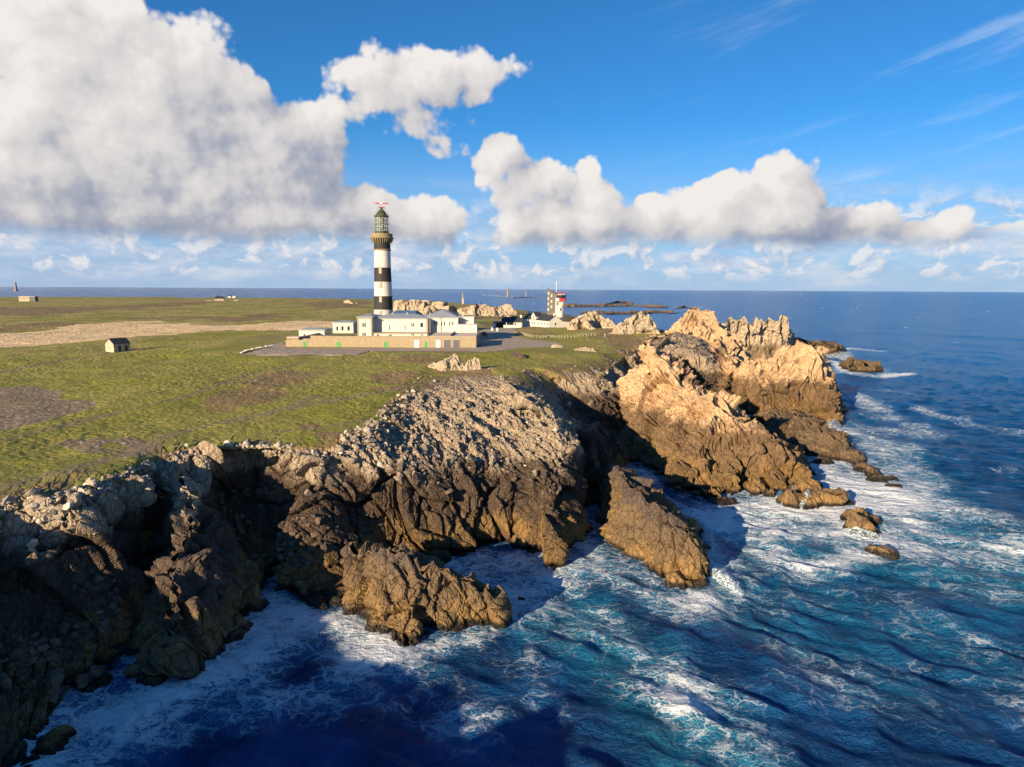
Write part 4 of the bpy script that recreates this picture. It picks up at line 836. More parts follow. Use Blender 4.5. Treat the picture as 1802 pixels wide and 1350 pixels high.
# ------------------------------------------------------------------ buildings and small things
class MB:
    def __init__(s): s.v = []; s.f = []; s.mi = []
    def add(s, V, Fs, mi=0):
        b = len(s.v); s.v += [tuple(map(float, q)) for q in V]; s.f += [tuple(b + i for i in f) for f in Fs]; s.mi += [mi] * len(Fs); return s
    def box(s, x0, x1, y0, y1, z0, z1, mi=0):
        return s.add([(x0, y0, z0), (x1, y0, z0), (x1, y1, z0), (x0, y1, z0), (x0, y0, z1), (x1, y0, z1), (x1, y1, z1), (x0, y1, z1)],
                     [(3, 2, 1, 0), (4, 5, 6, 7), (0, 1, 5, 4), (1, 2, 6, 5), (2, 3, 7, 6), (3, 0, 4, 7)], mi)
    def prism(s, prof, y0, y1, mi=0):     # profile (x, z) ccw from the front, extruded in y
        n = len(prof); V = [(x, y0, z) for x, z in prof] + [(x, y1, z) for x, z in prof]
        return s.add(V, [tuple(range(n)), tuple(range(2 * n - 1, n - 1, -1))] + [(i, i + n, (i + 1) % n + n, (i + 1) % n) for i in range(n)], mi)
    def prismx(s, prof, x0, x1, mi=0):    # profile (y, z), extruded in x
        n = len(prof); V = [(x0, y, z) for y, z in prof] + [(x1, y, z) for y, z in prof]
        return s.add(V, [tuple(range(n - 1, -1, -1)), tuple(range(n, 2 * n))] + [(i, (i + 1) % n, (i + 1) % n + n, i + n) for i in range(n)], mi)
    def lathe(s, prof, n=32, mi=0, c=(0, 0), cap=True):
        V = [(c[0] + r * math.cos(2 * math.pi * k / n), c[1] + r * math.sin(2 * math.pi * k / n), z) for r, z in prof for k in range(n)]
        Fs = [(i * n + k, i * n + (k + 1) % n, (i + 1) * n + (k + 1) % n, (i + 1) * n + k) for i in range(len(prof) - 1) for k in range(n)]
        if cap: Fs += [tuple(range(n - 1, -1, -1)), tuple((len(prof) - 1) * n + k for k in range(n))]
        return s.add(V, Fs, mi)
    def bar(s, a, b, r, n=6, mi=0):
        a, b = Vector(a), Vector(b); z = (b - a).normalized(); x = z.orthogonal().normalized(); y = z.cross(x)
        V = [q + (x * math.cos(2 * math.pi * k / n) + y * math.sin(2 * math.pi * k / n)) * r for q in (a, b) for k in range(n)]
        return s.add(V, [(k, (k + 1) % n, (k + 1) % n + n, k + n) for k in range(n)] + [tuple(range(n - 1, -1, -1)), tuple(range(n, 2 * n))], mi)
    def hip(s, x0, x1, y0, y1, z0, z1, inset, eave=.4, th=.25, mi=0):
        x0, x1, y0, y1 = x0 - eave, x1 + eave, y0 - eave, y1 + eave; ym = (y0 + y1) / 2; a, b = x0 + inset, x1 - inset
        s.box(x0, x1, y0, y1, z0, z0 + th, mi)
        e = .06; V = [(x0 + e, y0 + e, z0 + th), (x1 - e, y0 + e, z0 + th), (x1 - e, y1 - e, z0 + th), (x0 + e, y1 - e, z0 + th), (a, ym, z1), (b, ym, z1)]
        return s.add(V, [(0, 1, 5, 4), (1, 2, 5), (2, 3, 4, 5), (3, 0, 4), (3, 2, 1, 0)], mi)
    def build(s, name, mats, parent=None, smooth=False):
        me = bpy.data.meshes.new(name); me.from_pydata(s.v, [], s.f)
        mats = mats if isinstance(mats, (list, tuple)) else [mats]
        for m in mats: me.materials.append(MAT[m])
        me.polygons.foreach_set('material_index', s.mi); me.polygons.foreach_set('use_smooth', [smooth] * len(s.f)); me.update()
        o = bpy.data.objects.new(name, me); col.objects.link(o)
        if parent is not None: o.parent = parent
        return o
def thing(name, label, cat, loc=(0, 0, 0), rz=0, group=None, sc=None):
    o = bpy.data.objects.new(name, None); col.objects.link(o); o.location = loc; o.rotation_euler = (0, 0, rz)
    if sc: o.scale = (sc, sc, sc)
    return tag(o, label, cat, group)
def PG(u, v):
    """ground point under a pixel"""
    z = 19.0
    for _ in range(25): q = P(u, v, z); z = .5 * z + .5 * g1(q[0], q[1])
    return np.array([q[0], q[1], g1(q[0], q[1])])
def X(u, y, v=590): return float(Q(u, v, y)[0])
def Zv(v, y, u=674): return float(Q(u, v, y)[2])
Z0 = 20.0
def win_front(par, x0, x1, z0, z1, y, name='window', mats=('white_paint', 'dark_glass'), n=1, f=.055):
    """window in a wall facing -y: frame proud of the wall, pane set back in it"""
    m = MB(); m.box(x0, x1, y - .05, y + .1, z0, z0 + f).box(x0, x1, y - .05, y + .1, z1 - f, z1).box(x0, x0 + f, y - .048, y + .1, z0 + f, z1 - f).box(x1 - f, x1, y - .048, y + .1, z0 + f, z1 - f)
    for k in range(1, n): xm = x0 + (x1 - x0) * k / n; m.box(xm - f * .4, xm + f * .4, y - .045, y + .1, z0 + f, z1 - f)
    m.box(x0 + f, x1 - f, y - .02, y + .08, z0 + f, z1 - f, 1); return m.build(name, list(mats), par)
def win_side(par, y0, y1, z0, z1, x, sx, name='window', mats=('white_paint', 'dark_glass')):
    m = MB(); a, b = (x - .1, x + .05) if sx > 0 else (x - .05, x + .1)
    m.box(a, b, y0, y1, z0, z0 + .1).box(a, b, y0, y1, z1 - .1, z1).box(a, b, y0, y0 + .1, z0 + .1, z1 - .1).box(a, b, y1 - .1, y1, z0 + .1, z1 - .1)
    c, d = (x - .08, x + .02) if sx > 0 else (x - .02, x + .08); m.box(c, d, y0 + .1, y1 - .1, z0 + .1, z1 - .1, 1); return m.build(name, list(mats), par)

def lighthouse():
    yT = 285.0; xT = X(675.0, yT, 552); t = thing('lighthouse', 'tall lighthouse tower banded black and white, with green lantern and red radar bar on top', 'lighthouse', (xT, yT, Z0))
    h = lambda v: Zv(v, yT - 3.5, 674) - Z0
    zs = [0, h(545.3), h(521.3), h(496), h(470.7), h(439.5), h(427.5)]
    top = h(427.5); r = lambda z: 3.30 + .95 * (1 - z / top) ** 1.5
    for i, (a, b) in enumerate(zip(zs[:-1], zs[1:])):
        n = max(2, int((b - a) / 1.2)); m = MB().lathe([(r(a + (b - a) * k / n), a + (b - a) * k / n) for k in range(n + 1)], 48, cap=False)
        m.build('white_band' if i % 2 == 0 else 'black_band', 'white_wall' if i % 2 == 0 else 'black_paint', t, True)
    g0 = h(439.5); MB().lathe([(r(g0) + .0, g0 - .3), (r(g0) + .28, g0 - .2), (r(g0) + .28, g0 + .25), (r(g0) + .0, g0 + .35)], 48, cap=False).build('string_course', 'tower_stone', t)
    for v0, v1, du in ((471.5, 481.5, -1), (497, 507, -.5), (522, 532, 0), (547, 552, .5)):
        z1, z0 = h(v0), h(v1); rr = r(z0) ; m = MB(); m.box(-1.05, -.1 - .25, -rr - .09, -rr + .6, z0, z1).box(.55, .85, -rr - .09, -rr + .6, z0, z1)
        m = MB().box(-.45, .75, -rr - .10, -rr + .8, z0, z1, 0).box(-.15, .45, -rr - .14, -rr + .8, z0 + .25, z1 - .3, 1)
        o = m.build('window', ['granite_trim', 'stone_wall'], t); o.rotation_euler.z = R(-8)
    # corbelled gallery
    c0, c1, c2, c3 = h(427.5), h(419), h(418), h(410.5)
    MB().lathe([(3.25, c0 - .8), (3.3, c1 + .3)], 48, cap=False).build('gallery_neck', 'tower_stone', t)
    for k in range(28):
        m = MB().prismx([(-4.45, c1), (-4.45, c1 - .55), (-3.95, c0 + .4), (-3.3, c0 - .1), (-3.0, c0 - .1), (-3.0, c1)], -.19, .19)
        o = m.build('corbel', 'tower_stone', t); o.rotation_euler.z = 2 * math.pi * k / 28
    MB().lathe([(3.1, c1 - .02), (4.75, c1), (4.8, c1 + .35), (4.3, c2 + .4), (4.3, c3), (4.05, c3 + .05), (3.9, c3 - .02), (3.9, c1 + .4), (2.6, c1 + .42)], 48, cap=False).build('gallery', 'tower_stone', t, False)
    l0, l1, d1, d2 = h(412), h(380), h(377), h(368.5)
    MB().lathe([(2.75, l0 - 1), (2.75, l0 + 1.3), (2.6, l0 + 1.35), (2.5, l0 + 1.35)], 32).build('lantern_base', 'green_metal', t)
    # glazing with bars
    gl = MB().lathe([(2.48, l0 + 1.3), (2.48, l1)], 16, cap=False).build('lantern_glazing', 'lantern_glass', t)
    m = MB(); hh = l1 - l0 - 1.3
    for k in range(16):
        a = 2 * math.pi * k / 16; p = (2.55 * math.cos(a), 2.55 * math.sin(a)); m.bar((*p, l0 + 1.3), (*p, l1), .09, 5)
    for j in range(5):
        z = l0 + 1.3 + hh * j / 4
        for k in range(16):
            a, b = 2 * math.pi * k / 16, 2 * math.pi * (k + 1) / 16; m.bar((2.56 * math.cos(a), 2.56 * math.sin(a), z), (2.56 * math.cos(b), 2.56 * math.sin(b), z), .11 if j == 2 else .07, 5)
    m.build('glazing_bars', 'green_metal', t)
    m = MB()
    for zc in (l0 + 1.3 + hh * .27, l0 + 1.3 + hh * .74): m.lathe([(.3, zc - hh * .2), (1.1, zc - hh * .14), (1.35, zc), (1.1, zc + hh * .14), (.3, zc + hh * .2)], 16)
    m.build('optic', 'brass', t, True)
    MB().lathe([(2.9, l1 - .05), (2.9, l1 + .25), (2.6, l1 + .5), (2.0, d1 + .7), (1.0, d2 + .0), (.55, d2 + .2), (.55, d2 + .9), (.2, d2 + 1.3)], 32).build('dome', 'green_metal', t)
    # protective cage
    m = MB()
    for k in range(12):
        a = 2 * math.pi * (k + .5) / 12; p = (3.35 * math.cos(a), 3.35 * math.sin(a)); q = (.7 * math.cos(a), .7 * math.sin(a))
        m.bar((*p, l0 - .5), (*p, l1 + .6), .035, 4); m.bar((*p, l1 + .6), (*q, d2 + 1.6), .03, 4)
    for z in (l0 + 2, l0 + 4.2, l1 + .6):
        for k in range(24):
            a, b = 2 * math.pi * k / 24, 2 * math.pi * (k + 1) / 24; m.bar((3.35 * math.cos(a), 3.35 * math.sin(a), z), (3.35 * math.cos(b), 3.35 * math.sin(b), z), .03, 4)
    m.build('cage', 'tower_stone', t)
    b0, b1 = h(363.6), h(356)
    MB().bar((0, 0, d2 + 1), (0, 0, b1), .12).build('mast', 'granite_trim', t)
    MB().box(-1.3, 1.3, -.18, .18, b0 - .16, b0 + .2).build('radar_bar', 'red_paint', t)
    MB().prism([(-3.1, b1 - .02), (-2.2, b1 - .22), (2.2, b1 - .22), (3.1, b1 - .02), (2.2, b1 + .22), (-2.2, b1 + .22)], -.3, .3).build('radar_bar', 'red_paint', t)
    MB().box(-.5, .5, -.32, .32, b1 - .26, b1 + .26).build('radar_hub', 'white_paint', t)
lighthouse()

def museum():
    yF = 262.0; t = thing('lighthouse_museum', 'large white two storey building with grey hipped roofs at the foot of the lighthouse', 'building', (0, 0, 0))
    xa, xb = X(652, yF, 560), X(753, yF, 560); ez = Zv(561, yF, 700)
    def blk(name, x0, x1, y0, y1, z0, z1, mat='white_wall'): return MB().box(x0, x1, y0, y1, z0, z1).build(name, mat, t)
    blk('wall', xa, xb, yF, yF + 18, Z0 - 1, ez)
    MB().hip(xa + .4, xb - .4, yF, yF + 18, ez, Zv(552, yF + 9, 700), 6, .45).build('roof', 'zinc', t)
    px0, px1 = X(628.5, 258, 560), X(654.5, 258, 560); pe = Zv(558.5, 258, 640)
    blk('pavilion', px0, px1, 258, 277, Z0 - 1, pe)
    MB().hip(px0, px1, 258, 277, pe, Zv(552.5, 264, 640), 2.6, .4).build('pavilion_roof', 'zinc', t)
    m = MB(); 
    for x in (px0 + .02, px1 - .62): m.box(x, x + .6, 257.94, 258.05, Z0 - 1, pe - .02)
    m.box(px0 - .05, px1 + .05, 257.92, 258.04, pe - .55, pe - .03).build('quoins', 'granite_trim', t)
    ym = yF + 4; bx0, bx1 = X(758, ym, 560), X(806, ym, 560); be = Zv(559.5, ym, 780)
    blk('hall', bx0, bx1, ym, ym + 20, Z0 - 1, be)
    MB().hip(bx0 - 3.6, bx1 + .2, ym, ym + 20, be, Zv(543.5, ym + 10, 771), 8.5, .5).build('hall_roof', 'zinc', t)
    cx1 = X(835, ym, 560); blk('side_wing', bx1 + .02, X(833, ym), ym + 4, ym + 16, Z0 - 1, Zv(557.5, ym + 4, 820))
    MB().box(bx1 - .3, X(833, ym) + .4, ym + 3.6, ym + 16.4, Zv(557.5, ym + 4, 820) + .003, Zv(557.5, ym + 4, 820) + .35).build('side_wing_roof', 'granite_trim', t)
    blk('terrace', X(800, yF), X(839, yF), yF + .5, ym + 3.9, Z0 - 1, Zv(571.5, yF, 820))
    blk('stair_link', xb + .02, bx0 - .02, yF + 1.2, ym + 14, Z0 - 1, be - .6, 'granite_trim')
    lx0 = X(658, 257); blk('lean_to', lx0, xb + .3, 256.8, yF - .02, Z0 - 1, Zv(587, 257, 700))
    MB().box(lx0 - .2, xb + .5, 256.5, yF - .05, Zv(587, 257, 700) + .002, Zv(587, 257, 700) + .25).build('lean_to_roof', 'granite', t)
    MB().prismx([(276, be - .7), (300, be - .7), (300, be + .3), (284, Zv(545.5, 290, 710)), (280, Zv(546, 285, 710))], X(699, 285), X(736, 285)).build('rear_roof', 'blue_roof', t)
    blk('rear_range', X(696, 285), X(738, 285), 276.5, 299, Z0 - 1, be - .72)
    # windows
    W_ = lambda u0, u1, v0, v1, y, n=1: win_front(t, X(u0, y, v0), X(u1, y, v0), Zv(v1, y, u0), Zv(v0, y, u0), y, n=n)
    for a in ((637.5, 640.3), (641, 643.8)): W_(*a, 568, 576, 258); W_(*a, 585.5, 592, 258)
    W_(684, 686, 572, 580.5, yF); W_(711.7, 713.7, 572, 580.5, yF)
    for a in ((723.7, 726), (726.6, 728.9)): W_(*a, 568.6, 575, yF); W_(*a, 586.5, 591, 256.8)
    W_(676.2, 677.4, 563.5, 565, yF); W_(703.7, 705, 563.5, 565, yF); W_(739.5, 744.5, 568, 576, yF)
    for a in ((763.5, 766), (768, 770.3), (775.8, 778), (781, 783.5), (790, 792.3), (795.5, 798)): W_(*a, 566, 573, ym)
    for a in ((740.5, 742.3), (743, 744.8)): W_(*a, 587.8, 591.5, 256.8)
    for u in (675, 699, 708): W_(u, u + 1.3, 588, 590, 256.8)
    for u in (663, 685): MB().box(X(u, 256.8), X(u + 4.2, 256.8), 256.72, 256.9, Z0, Zv(588.5, 256.8, u)).build('door', 'wood_brown', t)
    for u in (680, 683): W_(u, u + 1.6, 588.6, 590.6, 256.8)
    win_side(t, 262, 264, 26, 28, px1, 1); win_side(t, 266, 268, 26, 28, px1, 1)
    m = MB(); m.box(xb - .7, xb + .02, yF - .07, yF + .04, Z0, ez - .05); m.build('pilaster', 'granite', t)
    m = MB().bar((X(757, 261), 261, Z0), (X(757, 261), 261, Zv(548, 261, 757)), .12); m.build('flue_pipe', 'zinc', t)
    m = MB(); m.box(X(811, 262), X(813, 262), yF + 9, yF + 10.5, be - 1, Zv(549, 270, 812)); m.build('chimney', 'white_wall', t)
    # parapet lines and vents on the roofs
    for u in (668, 690, 716): MB().box(X(u, 270), X(u, 270) + .7, 270, 270.7, Zv(552, 271, 700) - .5, Zv(552, 271, 700) + .5).build('roof_vent', 'granite_trim', t)
museum()
def annex(lb, u0, u1, y, ve, vr, wins, dpt, side=True):
    x0, x1 = X(u0, y), X(u1, y); gz = g1(x0, y) - .2; t = thing('annex_house', lb, 'outbuilding', ((x0 + x1) / 2, y, gz)); w = (x1 - x0) / 2
    e = Zv(ve, y, u0) - gz; MB().box(-w, w, 0, dpt, -1, e).build('wall', 'white_wall', t)
    MB().hip(-w, w, 0, dpt, e, Zv(vr, y + dpt / 2, u0) - gz, 4, .45).build('roof', 'zinc', t)
    for a, b, c, d in wins: win_front(t, X(a, y) - t.location.x, X(b, y) - t.location.x, Zv(d, y, a) - gz, Zv(c, y, a) - gz, 0)
    for yy in (2, 5): win_side(t, yy, yy + 1, e - 2.4, e - .9, w, 1)
annex('small white outbuilding with grey hipped roof, leftmost behind the green-doored wall', 526, 571, 272, 581, 576.2, [(534, 537.5, 588, 593), (546, 550.5, 588, 593), (558, 563, 588.5, 591.5)], 11)
annex('small white outbuilding with grey hipped roof, the farther one tucked beside the main building', 586, 622, 305, 568, 563.6, [(592, 595.5, 574.5, 582), (601, 605, 574, 582), (611.5, 616, 574, 582)], 12)

def wall_compound():
    y = 233.0; t = thing('perimeter_wall', 'long tan granite wall with four green doors in front of the white lighthouse buildings', 'wall', (0, 0, 0))
    zt, zl = Zv(592.2, y, 650), Zv(598.2, y, 520)
    MB().box(X(505, y), X(533, y), y, y + .7, Z0 - 1, zl).build('low_wall', 'granite', t)
    MB().box(X(533, y) + .003, X(546, y), y + .04, y + .66, Z0 - 1, Zv(596, y, 540)).build('gate_wall', 'granite', t)
    MB().box(X(546, y) + .003, X(753, y), y, y + .7, Z0 - 1, zt).build('high_wall', 'granite', t)
    MB().box(X(546, y) - .1, X(753, y), y - .1, y + .8, zt + .002, zt + .16).build('coping', 'granite_trim', t)
    MB().box(X(505, y) - .6, X(505, y) - .003, y, y + 40, Z0 - 1, zl - .1).build('return_wall', 'granite', t)
    for u0, u1, mt, nm in ((533.3, 538, 'green_door', 'green_door'), (592.3, 597.2, 'green_door', 'green_door'), (676, 680.8, 'green_door', 'green_door'), (747.5, 751.5, 'green_door', 'green_door'), (728.5, 737.5, 'white_paint', 'white_gate')):
        z1 = Zv(601.5 if mt == 'green_door' else 598.5, y, u0); a, b = X(u0, y), X(u1, y)
        d = MB().box(a, b, y - .06, y + .1, Z0 - .3, z1).build(nm, mt, t)
        m = MB().box(a - .25, a - .002, y - .10, y + .1, Z0 - .3, z1 + .2).box(b + .002, b + .25, y - .10, y + .1, Z0 - .3, z1 + .2).box(a, b, y - .098, y + .1, z1 + .002, z1 + .2); m.build('door_frame', 'granite_trim', d)
    s = thing('store_shed', 'small flat tan shed showing above the left end of the granite wall', 'shed', (X(516.5, 238), 237, Z0)); w = X(521, 238) - X(511, 238)
    MB().box(-w / 1.0, w / 1.0, 0, 5, -1, Zv(594.2, 237, 516) - Z0).build('wall', 'granite', s); MB().box(-w - .2, w + .2, -.2, 5.2, Zv(594.2, 237, 516) - Z0 + .002, Zv(593.6, 237, 516) - Z0 + .1).build('roof', 'flat_roof', s)
    g = thing('garage_block', 'flat roofed tan garages with two grey shutters at the right end of the wall', 'garage', (0, 0, 0))
    x0, x1 = X(753, y) + .01, X(838, y); zt = Zv(593.2, y, 790); yb = 256.0
    MB().box(x0, x1, y - .03, yb, Z0 - 1, zt).build('wall', 'granite', g)
    xm = X(796, 243)
    MB().box(x0 + .35, xm - .2, y + .35, yb, zt + .002, zt + .12).build('roof', 'flat_roof', g); MB().box(xm + .2, x1 - .35, y + .35, yb - 3, zt + .002, zt + .2).build('roof', 'flat_roof', g)
    m = MB().box(x0, x1, y - .05, y + .3, zt + .003, zt + .35).box(x1 - .32, x1 + .02, y + .31, yb, zt + .003, zt + .35).box(xm - .15, xm + .15, y + .31, yb - .1, zt + .25, zt + .7); m.build('parapet', 'granite_trim', g)
    for u0, u1, mt, nm in ((767, 774.6, 'white_paint', 'white_door'), (781.3, 793, 'grey_door', 'shutter'), (797.4, 809, 'grey_door', 'shutter')):
        a, b = X(u0, y), X(u1, y); z1 = Zv(598.3, y, u0); d = MB().box(a, b, y - .08, y + .1, Z0 - .3, z1)
        if nm == 'shutter':
            for k in range(9): zz = Z0 + .1 + (z1 - Z0 - .2) * k / 9; d.box(a + .05, b - .05, y - .11, y - .082, zz, zz + .14)
        d = d.build(nm, mt, g)
        m = MB().box(a - .32, a - .002, y - .12, y + .1, Z0 - .3, z1 + .25).box(b + .002, b + .32, y - .12, y + .1, Z0 - .3, z1 + .25).box(a, b, y - .118, y + .1, z1 + .002, z1 + .25); m.build('door_frame', 'granite_trim', d)
wall_compound()

def gable_house(name, lb, cat, loc, rz, L, D, e, r, wall='white_wall', roof='slate', eave=.25, group=None, wins=(), chims=(), doors=(), over=.15, gwins=()):
    """x along the ridge, front face at y=0 facing -y"""
    t = thing(name, lb, cat, loc, rz, group); MB().prismx([(0, -1.5), (D, -1.5), (D, e), (D / 2, r), (0, e)], 0, L).build('wall', wall, t)
    k = (r - e) / (D / 2); th = .16; m = MB()
    m.prismx([(-eave, e - k * eave + .02), (D / 2, r + .02), (D + eave, e - k * eave + .02), (D + eave, e - k * eave + .02 + th), (D / 2, r + .03 + th), (-eave, e - k * eave + .02 + th)], -over, L + over); rf = m.build('roof', roof, t)
    for x in chims: MB().box(x, x + .9, D / 2 - .55, D / 2 + .55, r - 1.2, r + 1.1).box(x - .08, x + .98, D / 2 - .63, D / 2 + .63, r + 1.102, r + 1.3).build('chimney', wall, rf)
    for x, w, z0, z1 in wins: win_front(t, x, x + w, z0, z1, 0, n=2)
    for x, w, z1, mt in doors: MB().box(x, x + w, -.05, .1, -.1, z1).build('door', mt, t)
    for y0, w, z0, z1, sx in gwins: win_side(t, y0, y0 + w, z0, z1, L if sx > 0 else 0, sx)
    return t
def small_buildings():
    # stone hut
    c = PG(200.7, 619); a = R(60)
    gable_house('stone_hut', 'small pale stone hut with dark pitched roof standing alone in the meadow', 'hut', (c[0], c[1], c[2] - .15), a, 5.6, 4.9, 2.7, 4.3, 'stone_wall', 'slate', .15, doors=[(1.5, .9, 2.0, 'dark_glass'), (3.7, 1.0, 2.0, 'dark_glass')])  # dark sheets stand in for the shade inside the hut's two openings
    # long white house (corner towards the camera)
    c = PG(966, 577); l = PG(921, 572.5); l = np.array([Q(920, 560, 366)[0], 366, c[2]]); v = c - l; L = math.hypot(v[0], v[1]); a = math.atan2(v[1], v[0]); k = c[1] / 1200
    t = gable_house('long_house', 'long white house with dark slate roof and a gabled dormer, below the watch tower', 'house', (l[0], l[1], c[2] - .1), a, L, 7.2, 3.5, 6.0, wins=[(1.2 + i * (L - 3) / 8, .95, 1.0, 2.5) for i in range(9)], chims=(.1, L - 1.4), gwins=[(3.1, 1.1, 1.2, 2.6, 1)])
    dx = L * .44
    MB().prism([(dx - 2.4, -.1), (dx + 2.4, -.1), (dx + 2.4, 5.2), (dx, 7.2), (dx - 2.4, 5.2)], -.25, 3.4).build('dormer_gable', 'white_wall', t)
    m = MB(); m.prism([(dx - 2.7, 5.02), (dx, 7.27), (dx + 2.7, 5.02), (dx + 2.7, 5.2), (dx, 7.45), (dx - 2.7, 5.2)], -.4, 3.6).build('dormer_roof', 'slate', t)
    win_front(t, dx - .55, dx + .55, 3.6, 5.4, -.25, n=2); win_front(t, dx - 1.6, dx - .6, 1.0, 2.5, -.25); win_front(t, dx + .6, dx + 1.6, 1.0, 2.5, -.25)
    MB().prismx([(7.2, -1), (12.5, -1), (12.5, 2.6), (7.2, 3.2)], L - 5, L + .05).build('back_wing', 'white_wall', t)
    e = PG(1003, 574); w = e - c; a2 = math.atan2(w[1], w[0]); off = 22 * k * .62
    d = thing('garden_wall', 'white garden wall running from the long white house to the rocks', 'wall', (c[0] + math.cos(a2) * 7.0, c[1] + math.sin(a2) * 7.0, c[2]), a2); MB().box(0, 6.2, 0, .35, -1.2, 2.3).build('wall', 'white_wall', d); MB().box(-.0, 6.25, -.05, .4, 2.302, 2.42).build('coping', 'granite_trim', d)
    # cottage and its garage
    c = PG(885, 574.5); y = 352; gz = 20.4
    t = gable_house('cottage', 'low white cottage with dark roof and two white end chimneys, left of long house', 'cottage', (X(883, y, 570), y, gz), R(-2), 10.2, 6, 2.7, 5.0, chims=(.0, 9.3), wins=[(2.6, .9, 1, 2.2), (6.6, .9, 1, 2.2)], doors=[(4.4, 1, 2.1, 'slate')])
    d = thing('garden_wall', 'low white wall in front of the cottage with the two white chimneys', 'wall', (X(886, 343, 572), 343, gz - .2), R(2)); MB().box(0, 8.2, 0, .35, -1, 1.7).build('wall', 'white_wall', d); MB().box(-.05, 8.3, -.06, .42, 1.702, 1.84).build('coping', 'white_paint', d)
    g = thing('car_shed', 'open fronted white car shed with a dark interior, left of the cottage', 'shed', (X(867.5, 346, 572), 346, gz - .2)); m = MB().box(0, 1.5, 0, 4.5, -1, 2.9).box(6.6, 7.0, 0, 4.5, -1, 2.9).box(1.5, 6.6, 4.2, 4.5, -1, 2.9); m.build('wall', 'white_wall', g)
    MB().prismx([(-.3, 2.902), (4.8, 2.902), (4.8, 3.3), (-.3, 3.05)], -.2, 7.2).build('roof', 'slate', g); MB().box(1.5, 6.6, 3.9, 4.19, -.5, 2.88).build('shade_panel', 'shed_shade', g)  # black sheet stands in for the shade inside the open shed
    # watch tower
    y = 400.0; gz = Zv(551.5, y, 985); x0 = X(963.5, y, 530); sc = y / 1200.
    t = thing('watch_tower', 'coastguard watch tower with dark slate stair shaft, white walls and red balcony', 'tower', (x0, y, gz)); H = lambda v: Zv(v, y, 975) - gz; U = lambda u: (u - 963.5) * sc
    MB().prism([(0, -3), (U(980), -3), (U(980), H(518)), (0, H(508.5))], 0, 4.5).build('slate_shaft', 'shingle', t)
    MB().prism([(-.15, H(508.5) + .1), (U(980) + .3, H(518)), (U(980) + .3, H(518) + .25), (-.15, H(508.5) + .4)], -.15, 4.65).build('shaft_roof', 'slate', t)
    for i, v in enumerate((516.5, 525.5, 535, 544.5)): win_front(t, U(963.9), U(965.9), H(v + 2.2), H(v - 2.2), 0, mats=('white_paint', 'white_paint'))
    for i, v in enumerate((520.5, 530.5, 540)): win_front(t, U(969.3), U(971.6), H(v + 2.2), H(v - 2.2), 0, mats=('white_paint', 'white_paint'))
    MB().box(U(977.3) + .01, U(991), -.35, 4.3, -3, H(531)).build('white_wall', 'white_wall', t)
    win_front(t, U(979.5), U(982.6), H(537.5), H(532.8), -.35, n=2); win_front(t, U(985.5), U(988), H(547.5), H(542), -.35)
    MB().box(U(977) , U(994.5), -1.5, 5, H(531) + .002, H(530)).build('balcony_floor', 'granite_trim', t)
    m = MB().box(U(983.5), U(994.5), -1.55, -1.45, H(530), H(524.5)).box(U(994.5) - .1, U(994.5), -1.44, 5, H(530), H(524.5)); m.build('red_balustrade', 'red_paint', t)
    MB().box(U(977), U(983.4), -1.55, -1.45, H(530), H(524.5)).build('white_balustrade', 'white_paint', t)
    MB().lathe([(2.7, H(530)), (2.9, H(524)), (2.9, H(519))], 8, c=(U(987.5), 1.6)).build('glazed_cabin', 'dark_glass', t); MB().lathe([(3.2, H(519)), (3.2, H(518.2))], 8, c=(U(987.5), 1.6)).build('cabin_roof', 'white_paint', t)
    m = MB()
    for k in range(8):
        a, b = k * math.pi / 4, (k + 1) * math.pi / 4; pa = (U(987.5) + 2.9 * math.cos(a), 1.6 + 2.9 * math.sin(a)); pb = (U(987.5) + 2.9 * math.cos(b), 1.6 + 2.9 * math.sin(b))
        m.bar((*pa, H(518.2)), (*pa, H(514.8)), .07, 4); m.bar((*pa, H(514.8)), (*pb, H(514.8)), .07, 4); m.bar((*pa, H(516.5)), (*pb, H(516.5)), .05, 4)
    m.build('roof_rail', 'red_paint', t); MB().lathe([(.6, H(518.2)), (.6, H(514.8)), (.2, H(514))], 10, c=(U(986), 1.6)).build('radar_drum', 'red_paint', t)
    MB().bar((U(979.3), 2, H(520)), (U(979.0), 2, H(495)), .16).build('antenna_mast', 'white_paint', t)
    # far buildings
    q = Q(33, 527.5, 1180); s = 1180 / 1200.
    t = thing('blockhouse', 'long flat pale blockhouse at the left edge by the far shore', 'building', (q[0], q[1], q[2] - .3), R(4)); MB().box(0, 18, 0, 10, -3, 5.6).build('wall', 'stone_wall', t); MB().box(-.3, 27, -.3, 10.3, 5.602, 6.1).build('roof', 'flat_roof', t); MB().box(18.01, 26.5, .6, 9.5, -3, 5.59).build('annexe', 'grey_door', t)
    for k in range(5): win_front(t, 1.5 + k * 3.3, 2.9 + k * 3.3, 2.4, 4.2, 0)
    q = Q(378, 529.5, 1150); gable_house('farmhouse', 'pale stone farmhouse with dark roof behind a low wall, far across the heath', 'farmhouse', (q[0], q[1], q[2] - .3), R(14), 14, 8, 4, 8, 'stone_wall', chims=(0, 13), wins=[(3, 1.2, 1, 2.5), (9, 1.2, 1, 2.5)])
    q = Q(362, 531, 1130); t = thing('field_wall', 'low pale wall in front of the far stone farmhouse', 'wall', (q[0], q[1], q[2] - .5), R(-2)); MB().box(0, 33, 0, 1, -2, 2.0).build('wall', 'stone_wall', t); MB().box(-.1, 33.1, -.1, 1.1, 2.002, 2.3).build('coping', 'granite_trim', t)
    q = Q(411, 531.5, 1080); gable_house('barn', 'tiny pale barn just right of the far stone farmhouse', 'barn', (q[0], q[1], q[2] - .3), R(5), 7, 5, 2.0, 3.2, 'stone_wall', 'stone_wall')
